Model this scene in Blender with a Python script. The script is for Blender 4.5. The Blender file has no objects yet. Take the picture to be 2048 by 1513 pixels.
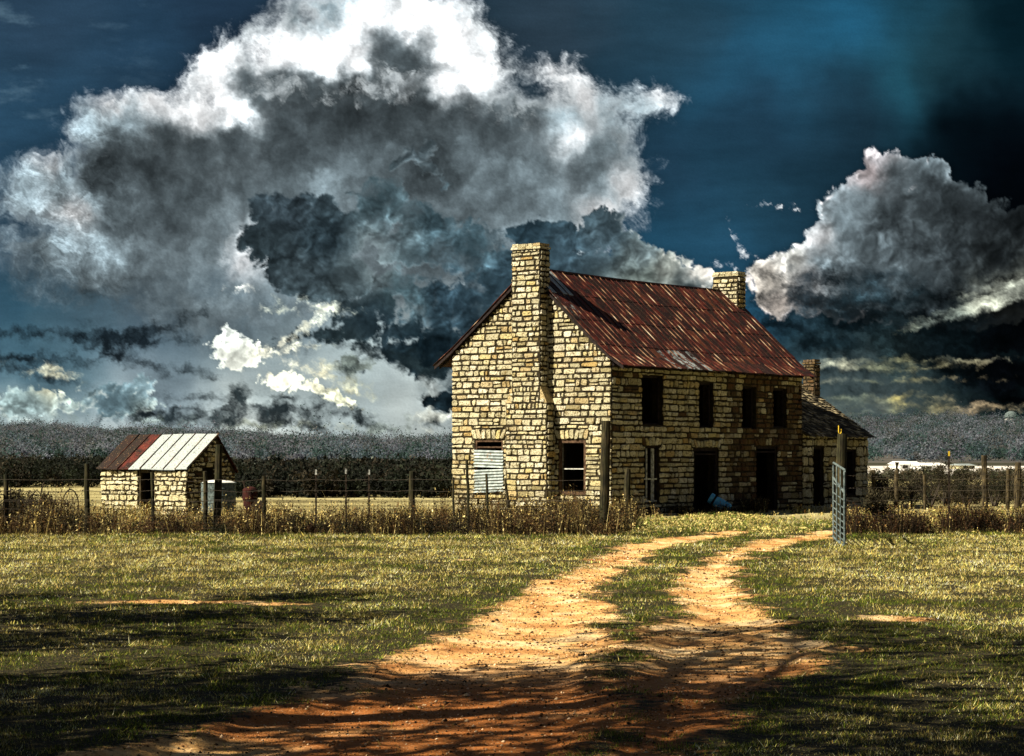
import bpy, bmesh, math, random
import numpy as np
from mathutils import Vector, Matrix
R = math.radians
scene = bpy.context.scene
F = 4317.0; CX = 1024.0; HY = 912.0; EYE = 1.9     # focal length and horizon of the photograph, eye height
# ---------------------------------------------------------------- camera
cam = bpy.data.cameras.new("camera"); camo = bpy.data.objects.new("camera", cam)
scene.collection.objects.link(camo); scene.camera = camo
cam.sensor_width = 36; cam.lens = 36 * F / 2048; cam.shift_y = (HY - 756.5) / 2048
cam.clip_start = 0.1; cam.clip_end = 20000
camo.location = (0, 0, EYE); camo.rotation_euler = (R(90), 0, 0)
# ---------------------------------------------------------------- exposure
vs = scene.view_settings
vs.view_transform = 'Standard'; vs.look = 'None'; vs.gamma = 1; vs.use_curve_mapping = False
EXPO = 1.2; vs.exposure = EXPO; WORLD = 0.05
scene.render.engine = 'CYCLES'
scene.cycles.max_bounces = 5; scene.cycles.diffuse_bounces = 3; scene.cycles.transparent_max_bounces = 8; scene.cycles.volume_bounces = 0
# ---------------------------------------------------------------- sun
SUN_AZ = math.atan2(-0.92, -0.39); SUN_EL = R(43)
sd = Vector((math.sin(SUN_AZ) * math.cos(SUN_EL), math.cos(SUN_AZ) * math.cos(SUN_EL), math.sin(SUN_EL)))
sl = bpy.data.lights.new("sun", 'SUN'); sl.energy = 5.0; sl.angle = R(0.5); sl.color = (1, 0.885, 0.66)
so = bpy.data.objects.new("sun", sl); scene.collection.objects.link(so)
so.rotation_euler = sd.to_track_quat('Z', 'Y').to_euler()
# ---------------------------------------------------------------- small node language
class G:
    """wraps a node tree; values are sockets or python numbers"""
    def __init__(s, nt): s.nt = nt; s.n = nt.nodes; s.l = nt.links
    def put(s, sock, v):
        if isinstance(v, bpy.types.NodeSocket): s.l.new(v, sock)
        elif v is not None:
            if sock.type == 'RGBA' and not isinstance(v, (int, float)) and len(v) == 3: v = (*v, 1)
            sock.default_value = v
    def m(s, op, a, b=None, c=None, clamp=False):
        n = s.n.new('ShaderNodeMath'); n.operation = op; n.use_clamp = clamp
        s.put(n.inputs[0], a); s.put(n.inputs[1], b)
        if c is not None: s.put(n.inputs[2], c)
        return n.outputs[0]
    def v(s, op, a, b=None, c=None, scale=None):
        n = s.n.new('ShaderNodeVectorMath'); n.operation = op
        s.put(n.inputs[0], a)
        if b is not None: s.put(n.inputs[1], b)
        if c is not None: s.put(n.inputs[2], c)
        if scale is not None: s.put(n.inputs['Scale'], scale)
        return n.outputs['Value'] if op in ('LENGTH', 'DISTANCE', 'DOT_PRODUCT') else n.outputs['Vector']
    def xyz(s, x, y, z=0.0):
        n = s.n.new('ShaderNodeCombineXYZ'); s.put(n.inputs[0], x); s.put(n.inputs[1], y); s.put(n.inputs[2], z); return n.outputs[0]
    def sep(s, v):
        n = s.n.new('ShaderNodeSeparateXYZ'); s.put(n.inputs[0], v); return n.outputs
    def noise(s, vec, scale, detail=4, rough=0.5, lac=2.0, dist=0.0, color=False, typ='FBM'):
        n = s.n.new('ShaderNodeTexNoise'); n.noise_type = typ
        s.put(n.inputs['Vector'], vec); s.put(n.inputs['Scale'], scale); s.put(n.inputs['Detail'], detail)
        s.put(n.inputs['Roughness'], rough); s.put(n.inputs['Lacunarity'], lac); s.put(n.inputs['Distortion'], dist)
        return n.outputs['Color' if color else 'Fac']
    def vor(s, vec, scale, feature='F1', out='Distance', rnd=1.0, smooth=None):
        n = s.n.new('ShaderNodeTexVoronoi'); n.feature = feature
        s.put(n.inputs['Vector'], vec); s.put(n.inputs['Scale'], scale); s.put(n.inputs['Randomness'], rnd)
        if smooth is not None: s.put(n.inputs['Smoothness'], smooth)
        return n.outputs[out]
    def ramp(s, f, lo, hi, a=0.0, b=1.0, smooth=True):
        n = s.n.new('ShaderNodeMapRange'); n.interpolation_type = 'SMOOTHSTEP' if smooth else 'LINEAR'; n.clamp = True
        s.put(n.inputs[0], f); s.put(n.inputs[1], lo); s.put(n.inputs[2], hi); s.put(n.inputs[3], a); s.put(n.inputs[4], b)
        return n.outputs[0]
    def mix(s, f, a, b, mode='MIX'):
        n = s.n.new('ShaderNodeMix'); n.data_type = 'RGBA'; n.blend_type = mode; n.clamp_factor = True
        s.put(n.inputs[0], f); s.put(n.inputs[6], a); s.put(n.inputs[7], b); return n.outputs[2]
    def cramp(s, f, pts, interp='LINEAR'):
        n = s.n.new('ShaderNodeValToRGB'); cr = n.color_ramp; cr.interpolation = interp
        while len(cr.elements) < len(pts): cr.elements.new(0.5)
        for e, (p, c) in zip(cr.elements, pts): e.position = p; e.color = (*c, 1)
        s.put(n.inputs[0], f); return n.outputs[0]
# ---------------------------------------------------------------- world: the physical sky with broken cloud
world = bpy.data.worlds.new("World"); scene.world = world; world.use_nodes = True
g = G(world.node_tree); g.n.clear()
tc = g.n.new('ShaderNodeTexCoord').outputs['Generated']
ns = g.n.new('ShaderNodeTexSky'); ns.sky_type = 'NISHITA'; ns.sun_disc = False
ns.sun_elevation = SUN_EL; ns.sun_rotation = SUN_AZ; ns.air_density = 1.0; ns.dust_density = 1.2
cn = g.noise(tc, 3.0, 6, 0.6)
bgc = g.mix(g.ramp(cn, .36, .50), ns.outputs[0], (.40, .44, .48))
bg = g.n.new('ShaderNodeBackground'); g.put(bg.inputs[0], bgc); bg.inputs[1].default_value = WORLD
wo = g.n.new('ShaderNodeOutputWorld'); g.l.new(bg.outputs[0], wo.inputs[0])
# ---------------------------------------------------------------- numpy noise
def _h(ix, iy, s):
    n = (ix.astype(np.int64) * 374761393 + iy.astype(np.int64) * 668265263 + s * 974634777) & 0xffffffff
    n = ((n ^ (n >> 13)) * 1274126177) & 0xffffffff
    n = ((n ^ (n >> 16)) * 2246822519) & 0xffffffff
    return ((n ^ (n >> 15)) & 0xffffff).astype(np.float32) / 16777216.0
def perlin(x, y, s=0):
    xi = np.floor(x); yi = np.floor(y); fx = (x - xi).astype(np.float32); fy = (y - yi).astype(np.float32)
    ux = fx * fx * fx * (fx * (fx * 6 - 15) + 10); uy = fy * fy * fy * (fy * (fy * 6 - 15) + 10)
    def gr(dx, dy):
        a = _h(xi + dx, yi + dy, s) * 6.2831853
        return np.cos(a) * (fx - dx) + np.sin(a) * (fy - dy)
    a, b, c, d = gr(0, 0), gr(1, 0), gr(0, 1), gr(1, 1)
    t = a + (b - a) * ux; u = c + (d - c) * ux
    return (t + (u - t) * uy) * 1.4
def fbm(x, y, size, octv=6, gain=0.55, s=0):
    o = 0; a = 1; tot = 0; f = 1.0 / size
    for k in range(octv):
        o = o + a * perlin(x * f + 17.3 * k, y * f - 9.1 * k, s + k); tot += a; a *= gain; f *= 2.03
    return o / tot * 1.6
def worley(x, y, size, s=0):
    x = x / size; y = y / size; xi = np.floor(x); yi = np.floor(y); best = np.full(x.shape, 9.0, np.float32)
    for i in (-1, 0, 1):
        for j in (-1, 0, 1):
            cx = xi + i; cy = yi + j
            d = (cx + _h(cx, cy, s) - x) ** 2 + (cy + _h(cx, cy, s + 5) - y) ** 2
            best = np.minimum(best, d)
    return np.sqrt(best)
def puffs(x, y, size, octv=4, s=0):
    o = 0; a = 1; tot = 0
    for k in range(octv):
        o = o + a * (0.5 - worley(x, y, size, s + 11 * k)); tot += a; a *= 0.55; size /= 2.1
    return o / tot * 2
def sst(v, a, b):
    t = np.clip((v - a) / (b - a), 0, 1); return t * t * (3 - 2 * t)
# ---------------------------------------------------------------- the storm clouds, computed over directions of the sky
# X, Y: direction in the photograph's own angular grid (F per radian); all distances below are in that unit
def clouds(X, Y):
    def warp(x, y, size, amp, octv=5, gain=.6, s=0):
        return x + amp * fbm(x, y, size, octv, gain, s), y + amp * fbm(x, y, size, octv, gain, s + 50)
    def blobs(x, y, L, k=14):
        acc = None
        for e in L:
            px, py, rx, ry = e[:4]; t = R(e[4]) if len(e) > 4 else 0
            c, s = math.cos(t), math.sin(t); dx = x - px; dy = y - py
            d = (1 - np.sqrt(((dx * c + dy * s) / rx) ** 2 + ((-dx * s + dy * c) / ry) ** 2)) * min(rx, ry)
            d = np.exp(np.clip(d / k, -30, 12)); acc = d if acc is None else acc + d
        return k * np.log(acc)
    def field(x, y, pts, soft=34, power=1.8):
        num = 0; den = 0
        for px, py, c in pts:
            if isinstance(c, (int, float)): c = (c * .74, c * .97, c * 1.08) if c < .5 else (c, c, c)
            w = ((x - px) ** 2 + (y - py) ** 2 + soft * soft) ** -power * 1e6
            num = num + w[..., None] * np.log(np.array(c, np.float32) + 1e-4); den = den + w
        return np.exp(num / den[..., None])
    def over(under, al, c): return under * (1 - al[..., None]) + c * al[..., None]
    fine = fbm(X, Y, 30, 6, .7, 3)
    x1, y1 = warp(X, Y, 200, 60, 4, .5, 1)
    img = field(x1, y1, SKY_AIR, 90, 1.8) * (1.18 + .35 * np.exp(-((X - 1620) / 330) ** 2 - ((Y - 110) / 110) ** 2) + .26 * fbm(X * .5, Y * 2.2, 170, 6, .6, 9))[..., None]
    # thin veils in the open blue
    v = sst(fbm(X, Y * 2.5, 190, 7, .62, 21), .12, .75) * sst(X, 420, 60) * sst(Y, 620, 500)
    img = over(img, v * .45, np.array((.10, .17, .22)))
    # A
    xa, ya = warp(X, Y, 90, 26, 3, .5, 31); xa, ya = warp(xa, ya, 26, 17, 6, .72, 37)
    fA = blobs(xa, ya, CL_A) + 20 * fbm(xa, ya, 60, 7, .66, 41) + 9 * fine
    low = sst(Y, 470, 620) * sst(X, 1000, 600)
    aA = sst(fA - 18 * low, -11, 34 + 16 * sst(X, 400, 100)) * (1 - low) + low * sst(fA, -10, 80)
    xs, ys = warp(X, Y, 70, 22, 6, .62, 45)
    cA = field(xs, ys, CO_A, 26, 1.9)
    relA = fbm(xs, ys, 75, 7, .6, 47)
    cA = cA * np.exp(.55 * relA + .22 * fine)[..., None]
    rim = (1 - low) * sst(fA, 46, 6) * (.35 + .65 * sst(fbm(X, Y, 50, 5, .6, 49), -.5, .4))
    st = fbm(xa * .8 + ya * .5, (ya - xa * .45) * 2.4, 60, 6, .62, 53)                # torn fibres on the left wing
    cA = cA * np.exp(.75 * st * sst(X, 380, 120))[..., None]
    light = np.exp(-(((X - 720) / 520) ** 2 + ((Y - 120) / 420) ** 2))          # the sun stands behind the crown
    cA = over(cA, np.clip(rim * (.10 + .75 * light), 0, 1), np.array((.86, .92, .93)))
    img = over(img, aA, cA)
    # cauliflower cumulus, lit from the upper left / from behind
    def cumulus(img, L, CO, size, amp, seed, lx, ly, relief, rimcol, rimk, edge=5, dark=1.0, fade=None):
        x, y = warp(X, Y, size * 1.4, size * .30, 4, .55, seed)
        p = puffs(x, y, size, 5, seed + 3)
        b = blobs(x, y, L, 8)
        f = b + amp * p + 3 * fbm(X, Y, 12, 5, .7, seed + 5)
        al = sst(f, 0, edge)
        if fade is not None: al = al * fade
        h = size * .55 * ((.5 - worley(x, y, size, seed + 3)) + .45 * (.5 - worley(x, y, size / 2.1, seed + 14)) + .18 * (.5 - worley(x, y, size / 4.4, seed + 25))) + .5 * np.minimum(b, 40)
        h = h + 5 * fbm(x, y, size * .8, 2, .5, seed + 7)
        gy, gx = np.gradient(h, STEP)
        sh = np.clip((-gx * lx - gy * ly), -1.3, 1.3)
        sh = (sh + np.roll(sh, 1, 0) + np.roll(sh, -1, 0) + np.roll(sh, 1, 1) + np.roll(sh, -1, 1)) / 5
        soft = sst(fbm(X, Y, 110, 4, .5, seed + 17), -.5, .35)                     # parts of every cloud dissolve into mist
        pf = puffs(*warp(x, y, size, 6, 3, .5, seed + 21), size * 1.25, 4, seed + 23)
        body = sst(b + amp * p, 0, 34)                                              # billows are lighter on their crowns and outer rims
        c = field(*warp(X, Y, 60, 16, 5, .6, seed + 9), CO, 24, 1.9) * (dark * np.exp((.35 + .65 * soft) * (-relief * sh + 1.05 * pf) + .45 * (.6 - body) + .42 * fbm(x, y, 55, 7, .66, seed + 11)))[..., None]
        rm = np.clip(sst(f, 13, 3) * sst(-sh, -.3, .8), 0, 1) * rimk
        c = over(c, rm, np.array(rimcol))
        return over(img, al, c)
    img = cumulus(img, CL_B, CO_B, 44, 20, 61, -.85, -.5, .24, (.78, .72, .70), .85 * sst(X, 1930, 1680), edge=8, dark=.66)
    mist = .55 + .45 * sst(fbm(X, Y, 80, 5, .6, 77), -.5, .2)
    img = cumulus(img, CL_C2, CO_C, 38, 20, 81, -.3, -.9, .26, (.34, .42, .45), .3, edge=11, fade=mist, dark=1.0)
    img = cumulus(img, CL_C3, CO_C, 34, 18, 83, -.4, -.8, .30, (.72, .70, .62), .75 * sst(X, 1210, 1330), edge=7)
    img = cumulus(img, CL_C5, CO_C, 30, 16, 85, -.3, -.9, .30, (.30, .36, .38), .15, edge=9, fade=mist)
    img = cumulus(img, CL_C1, CO_C, 32, 19, 88, -.3, -.9, .24, (.30, .36, .38), .28, edge=12, dark=1.0)
    img = cumulus(img, CL_C4, CO_C, 34, 20, 91, -.3, -.9, .26, (.2, .26, .28), .12, edge=10, dark=.75)
    # D: small bright clouds low down
    img = cumulus(img, CL_D, CO_D, 24, 15, 101, -.2, -.9, .30, (.86, .86, .72), .4, edge=7)
    # bright torn scraps low down
    xd, yd = warp(X, Y, 34, 13, 6, .68, 121)
    fD = blobs(xd, yd, CL_D2, 6) + 12 * fbm(xd, yd, 30, 6, .7, 123)
    cD = field(xd, yd, CO_D, 22, 1.9) * np.exp(.75 * fbm(xd, yd, 26, 6, .66, 125))[..., None]
    img = over(img, sst(fD, -2, 12), cD)
    # E: black rags
    xe, ye = warp(X, Y, 40, 14, 6, .66, 131)
    fE = blobs(xe, ye, CL_E, 7) + 14 * fbm(xe, ye * 1.4, 44, 7, .66, 133)
    cE = field(X, Y, CO_E, 40, 1.9) * np.exp(.8 * fbm(xe, ye, 40, 6, .64, 135) + sst(X, 1500, 1600) * (.5 + 1.5 * fbm(xe, ye * 1.9, 90, 7, .62, 137)))[..., None]
    img = over(img, sst(fE + 4.5 + 5 * sst(X, 1500, 1600), -3, 19 + 13 * sst(X, 1500, 1600)) * .95, cE)
    # F: yellow streaks
    xf, yf = warp(X, Y, 60, 12, 6, .64, 141)
    fF = blobs(xf, yf, CL_F, 6) + 10 * fbm(xf, yf * 2.2, 60, 7, .66, 143)
    cF = field(X, Y, CO_F, 22, 1.9) * np.exp(.9 * fbm(xf, yf * 1.6, 34, 6, .64, 145))[..., None]
    img = over(img, sst(fF, -4, 14) * .9, cF)
    # G: scraps in the blue
    xg, yg = warp(X, Y, 22, 9, 5, .7, 151)
    fG = blobs(xg, yg, CL_G, 4) + 9 * fbm(xg, yg, 16, 5, .7, 153)
    img = over(img, sst(fG, 0, 12) * .8, np.array((.62, .62, .60)))
    # strong local contrast, as in the sky of the photograph
    def blur(a, r):
        for _ in range(2):
            for ax in (0, 1):
                c = np.cumsum(np.concatenate([np.repeat(np.take(a, [0], ax), r + 1, ax), a, np.repeat(np.take(a, [-1], ax), r, ax)], ax), ax, dtype=np.float64)
                n = a.shape[ax]
                a = ((np.take(c, range(2 * r + 1, 2 * r + 1 + n), ax) - np.take(c, range(0, n), ax)) / (2 * r + 1)).astype(np.float32)
        return a
    L = np.log(img.mean(-1) + .002).astype(np.float32)
    k = .34 * (L - blur(L, int(55 / STEP))) + .32 * (L - blur(L, int(9 / STEP)))
    img = img * np.exp(np.clip(k, -1.2, 1.0) + .10 * perlin(X / 3.2, Y / 3.2, 7) + .05 * fine)[..., None]
    return np.clip(img, 0, 1.6)
SKY_AIR = [(80, 40, (0.02, 0.0465, 0.081)), (420, 60, (0.014, 0.0335, 0.063)), (60, 230, (0.019, 0.0577, 0.1035)), (330, 130, (0.016, 0.0465, 0.0855)), (30, 620, (0.024, 0.0698, 0.108)), (30, 440, (0.014, 0.0465, 0.081)), (1120, 60, (0.022, 0.0418, 0.063)), (1350, 60, (0.014, 0.0418, 0.0675)), (1700, 50, (0.011, 0.0791, 0.1485)), (1560, 130, (0.012, 0.0698, 0.126)), (1800, 185, (0.012, 0.0791, 0.117)), (1450, 180, (0.012, 0.0651, 0.117)), (1500, 250, (0.009, 0.0242, 0.0432)), (1700, 235, (0.008, 0.0205, 0.0342)), (1900, 120, (0.009, 0.0326, 0.045)), (2040, 60, (0.0015, 0.01, 0.016)), (1450, 330, (0.01, 0.0418, 0.072)), (1500, 420, (0.015, 0.0539, 0.0882)), (1380, 320, (0.014, 0.0391, 0.0702)), (1950, 290, (0.0008, 0.003, 0.005)), (2050, 360, (0.0004, 0.001, 0.002)), (1650, 330, (0.009, 0.0326, 0.054)), (300, 780, (0.141, 0.187, 0.215)), (640, 830, (0.333, 0.399, 0.399)), (70, 860, (0.505, 0.56, 0.538)), (250, 850, (0.593, 0.659, 0.637)), (830, 860, (0.417, 0.461, 0.439)), (480, 880, (0.52, 0.558, 0.514)), (300, 640, (0.046, 0.0791, 0.108)), (120, 700, (0.056, 0.1116, 0.144)), (1450, 500, (0.016, 0.0744, 0.135)), (1330, 470, (0.014, 0.0651, 0.117)), (1760, 810, (0.061, 0.0837, 0.0855)), (2020, 780, (0.003, 0.008, 0.009)), (1900, 830, (0.026, 0.0372, 0.036)), (900, 700, (0.106, 0.1302, 0.135))]
CL_A = [(470, 150, 100, 75), (640, 120, 165, 95), (800, 70, 185, 115), (910, 130, 105, 110), (1000, 155, 40, 28), (280, 235, 135, 62), (215, 270, 75, 75), (700, 330, 520, 180),
    (330, 400, 260, 150), (105, 385, 115, 75), (45, 400, 55, 38), (250, 530, 280, 105), (80, 485, 130, 28), (430, 620, 290, 85, 12), (1110, 255, 135, 62),
    (1125, 160, 56, 26, 40), (1165, 200, 42, 70), (1300, 205, 56, 34), (1250, 220, 50, 30), (1190, 340, 108, 110), (1140, 410, 140, 80), (1235, 385, 62, 34, -50), (900, 450, 330, 140), (650, 560, 250, 120), (690, 8, 150, 50)]
CO_A = [(440, 120, 1.2), (420, 195, .95), (600, 125, 1.5), (530, 110, 1.3), (680, 95, 1.5), (745, 45, 1.5), (820, 50, 1.5), (900, 95, 1.5), (960, 160, 1.3), (880, 175, 1.4), (720, 125, 1.5), (650, 130, 1.5), (560, 95, 1.4),
    (470, 225, 1.4), (400, 230, 1.0), (300, 205, .62), (215, 205, .6), (180, 250, .4), (350, 215, .7), (260, 240, .3), (770, 98, .10), (810, 112, .09), (825, 135, .10), (650, 12, .42), (590, 20, .25), (500, 15, .06),
    (500, 175, .12), (560, 165, .10), (620, 185, .085), (700, 175, .07), (780, 175, .06), (840, 215, .06), (900, 240, .075), (330, 275, .07), (250, 280, .08), (210, 320, .06), (200, 360, .055), (400, 300, .07), (300, 340, .055), (470, 285, .09), (560, 260, .075), (640, 230, .055), (700, 240, .05), (780, 230, .055),
    (930, 290, .12), (990, 245, .09), (1060, 230, .12), (1000, 330, .16), (1080, 330, .17), (1030, 380, .19), (1150, 275, .9), (1130, 240, .45), (1180, 160, .6), (1110, 155, .6), (1160, 200, .6), (1200, 300, .2), (1310, 195, .55), (1290, 220, .45), (1230, 205, .28), (1240, 285, .18), (1180, 340, .17), (1210, 370, .28), (1250, 370, .55), (1200, 430, .5), (1110, 430, .26),
    (960, 390, .17), (850, 280, .07), (860, 330, .06), (900, 350, .09), (600, 330, .09), (500, 400, .11), (560, 380, .15), (640, 370, .26), (700, 330, .20), (780, 310, .15), (740, 290, .11), (620, 300, .08),
    (120, 350, .42), (90, 320, .5), (45, 370, .34), (150, 430, .5), (190, 400, .3), (60, 340, .42), (240, 430, .11), (230, 380, .08), (330, 440, .10), (420, 500, .15), (450, 460, .17), (380, 400, .08), (120, 480, .35), (210, 505, .45), (140, 540, .22), (80, 530, .12), (300, 540, .16), (470, 520, .65), (495, 480, .6), (420, 545, .3),
    (350, 600, .13), (440, 590, .28), (250, 590, .10), (180, 600, .07), (560, 620, .22), (600, 720, .25), (450, 650, .16), (900, 500, .12), (900, 700, .1)]
CL_B = [(1770, 350, 52, 52), (1755, 450, 120, 100), (1700, 410, 45, 34), (1850, 350, 52, 34), (1895, 420, 100, 60), (2020, 470, 110, 52), (1960, 425, 60, 30), (1690, 490, 80, 55), (1610, 530, 70, 34, -20), (1700, 570, 190, 65), (1540, 565, 42, 34), (1560, 600, 52, 38), (1900, 560, 250, 100), (1560, 538, 50, 14)]
CO_B = [(1770, 312, (.36, .34, .35)), (1735, 350, (.5, .42, .42)), (1790, 345, .13), (1850, 330, .18), (1860, 370, .075), (1720, 400, .4), (1690, 440, .42), (1780, 420, .10), (1640, 480, .55), (1700, 470, .3), (1740, 490, .2), (1880, 420, .06), (1940, 420, .045), (2030, 430, .02),
    (1590, 520, (.6, .6, .55)), (1540, 560, (.7, .64, .55)), (1650, 530, .45), (1620, 555, .5), (1700, 530, .2), (1750, 560, .10), (1560, 610, (.55, .48, .42)), (1800, 520, .14), (1900, 500, .065), (2000, 520, .02), (1850, 570, .10), (1980, 580, (.2, .22, .19)), (2040, 565, (.25, .27, .22)), (1900, 600, .06)]
CL_C1 = [(590, 415, 74, 28), (532, 410, 32, 22), (650, 410, 28, 20), (655, 475, 75, 60), (512, 485, 30, 34), (560, 480, 60, 50), (600, 470, 60, 60), (640, 540, 60, 60), (705, 455, 34, 30), (600, 530, 75, 65), (670, 560, 80, 55), (530, 440, 20, 16)]
CL_C2 = [(760, 390, 50, 34), (740, 440, 44, 46), (840, 440, 90, 36, 25), (852, 300, 15, 22, 20), (868, 340, 34, 12, 40), (915, 500, 90, 40, 15), (965, 468, 52, 22, 20), (810, 500, 60, 40, 20), (800, 325, 26, 12, -30), (985, 530, 90, 40), (780, 570, 70, 26)]
CL_C3 = [(1060, 468, 40, 30), (1130, 476, 66, 28), (1210, 455, 38, 36), (1265, 500, 65, 34, 25), (1325, 556, 76, 30, 20), (1200, 560, 210, 60), (1050, 540, 90, 50), (1410, 560, 16, 16)]
CL_C5 = [(860, 590, 60, 30), (940, 610, 90, 36), (990, 570, 60, 36), (880, 640, 80, 30), (1000, 640, 80, 50), (1385, 578, 34, 12)]
CL_C4 = [(720, 610, 60, 24), (670, 670, 80, 14, -6), (730, 640, 50, 22), (800, 660, 100, 16), (790, 700, 60, 14, 8), (850, 725, 60, 30), (880, 700, 70, 44), (890, 805, 46, 28), (700, 735, 18, 10), (760, 600, 30, 20)]
CO_C = [(560, 420, (.034, .052, .064)), (650, 480, (.026, .044, .055)), (520, 490, (.028, .044, .052)), (600, 540, (.040, .060, .070)), (700, 560, (.055, .080, .090)), (760, 400, (.05, .085, .10)), (800, 470, (.10, .15, .17)), (745, 500, (.13, .17, .18)), (750, 550, (.12, .16, .17)), (850, 320, (.05, .07, .08)), (960, 500, (.05, .09, .11)), (880, 440, (.05, .09, .11)), (1060, 470, (.024, .05, .068)), (1130, 480, (.035, .065, .085)), (1210, 470, (.055, .09, .11)),
    (1290, 510, (.11, .15, .16)), (1330, 540, (.24, .26, .23)), (1400, 550, (.6, .55, .48)), (1290, 560, (.16, .20, .18)), (1380, 580, (.03, .045, .05)), (900, 600, (.025, .05, .068)), (1000, 560, (.03, .06, .08)), (800, 590, (.05, .09, .105)), (760, 640, (.022, .042, .055)), (680, 690, (.035, .06, .07)), (860, 720, (.010, .024, .034)), (890, 800, (.016, .034, .045))]
CL_D = [(460, 668, 18, 18), (472, 712, 38, 30), (440, 690, 18, 10), (500, 705, 34, 16), (285, 765, 18, 22), (235, 785, 50, 16), (240, 810, 70, 26), (60, 810, 80, 34), (560, 765, 34, 18), (660, 790, 60, 14, 20)]
CL_D2 = [(570, 700, 90, 9, -8), (610, 655, 60, 10, -30), (560, 620, 40, 5), (655, 748, 80, 8, 18), (700, 780, 60, 8, 22), (475, 578, 28, 5), (640, 612, 60, 8, 10), (110, 752, 80, 10, 12), (60, 838, 120, 9), (300, 838, 80, 8), (540, 850, 130, 7), (780, 860, 90, 9), (870, 835, 50, 14), (700, 730, 60, 20), (860, 770, 30, 20, 40), (120, 740, 40, 8, 20)]
CO_D = [(460, 665, (.5, .54, .5)), (470, 720, (.62, .64, .56)), (560, 700, (.95, .92, .7)), (600, 650, (.7, .72, .58)), (640, 745, (.85, .82, .58)), (700, 785, (.65, .65, .45)), (560, 765, (.8, .78, .6)), (475, 578, (.75, .76, .68)), (560, 620, (.5, .55, .45)),
    (100, 750, (.5, .5, .36)), (50, 810, (.2, .28, .28)), (230, 800, (.11, .18, .21)), (285, 770, (.18, .27, .3)), (300, 838, (.34, .42, .38)), (540, 850, (.4, .44, .33)), (780, 855, (.32, .38, .34)), (870, 830, (.5, .52, .45)), (700, 730, (.16, .2, .18)), (60, 850, (.4, .5, .5)), (860, 770, (.3, .34, .33))]
CL_E = [(1760, 600, 120, 18, 4), (1900, 590, 90, 12), (2000, 560, 80, 12, -6), (1600, 575, 60, 12, 8), (1700, 560, 110, 16, 6), (1660, 600, 120, 20), (1680, 640, 130, 34), (1860, 655, 200, 40), (1640, 690, 60, 30), (1780, 640, 130, 30), (1990, 600, 80, 8, -10), (700, 815, 26, 8, 30), (560, 825, 50, 12), (450, 845, 50, 6), (300, 830, 30, 6), (30, 735, 30, 5), (1560, 640, 50, 10, -10), (1700, 650, 70, 12), (1830, 740, 90, 12), (90, 668, 85, 6, 4), (180, 672, 50, 6), (215, 690, 40, 13, 50), (330, 655, 75, 11, -25), (290, 680, 60, 10), (240, 715, 46, 6, 20), (375, 740, 36, 7, 12), (35, 716, 46, 9), (130, 722, 26, 3), (90, 755, 36, 4, 10),
    (480, 790, 22, 22), (400, 795, 40, 5), (520, 820, 60, 9), (600, 850, 66, 7, 6), (340, 822, 40, 6), (575, 795, 20, 5), (640, 810, 16, 14), (690, 735, 16, 7), (570, 700, 18, 4), (790, 702, 70, 6, 6), (870, 852, 26, 6), (430, 835, 50, 5), (720, 840, 30, 6, 20), (760, 715, 40, 8, 20), (850, 740, 60, 16, 20),
    (1640, 560, 90, 12, 8), (1740, 550, 70, 10), (1620, 595, 66, 15), (1700, 605, 140, 24), (1850, 600, 90, 9), (1600, 655, 80, 20), (1760, 690, 150, 15, 4), (1900, 680, 200, 56, -10), (2040, 650, 80, 70, -12), (1970, 745, 160, 50, 8), (1680, 690, 60, 20), (1720, 745, 60, 4, 6), (1800, 770, 120, 4), (2045, 800, 110, 26), (1900, 790, 90, 4), (1680, 770, 50, 4)]
CO_E = [(200, 690, (.011, .02, .028)), (500, 820, (.025, .042, .048)), (600, 850, (.012, .024, .03)), (870, 850, (.02, .035, .04)), (1600, 590, (.006, .014, .02)), (1750, 560, (.012, .022, .028)), (1700, 650, (.003, .008, .011)), (1900, 680, (.0012, .003, .004)), (2040, 720, (.0004, .0006, .001)), (1750, 700, (.004, .008, .009)), (1800, 770, (.014, .024, .024))]
CL_F = [(1975, 605, 110, 16, -16), (1890, 640, 56, 5, -14), (1760, 762, 90, 3), (1700, 800, 80, 6), (1800, 796, 34, 3), (1900, 814, 110, 4), (1680, 732, 30, 5), (1890, 720, 50, 2), (2010, 575, 60, 9, -10), (1760, 825, 100, 3), (1780, 735, 60, 3)]
CO_F = [(1975, 600, (.36, .38, .30)), (2030, 580, (.30, .32, .26)), (1890, 645, (.16, .19, .16)), (1760, 760, (.2, .21, .12)), (1700, 800, (.16, .19, .13)), (1800, 796, (.62, .50, .14)), (1850, 805, (.22, .2, .1)), (1900, 812, (.30, .25, .12)), (1680, 735, (.4, .4, .28)), (1935, 814, (.5, .36, .2)), (1760, 825, (.12, .14, .12))]
CL_G = [(1468, 470, 4, 26, -22), (1488, 510, 10, 12), (1535, 411, 14, 2), (1590, 419, 20, 3, 8), (1010, 150, 10, 4), (1640, 390, 14, 2, -20), (1475, 545, 8, 8), (1440, 530, 20, 5)]
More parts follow.
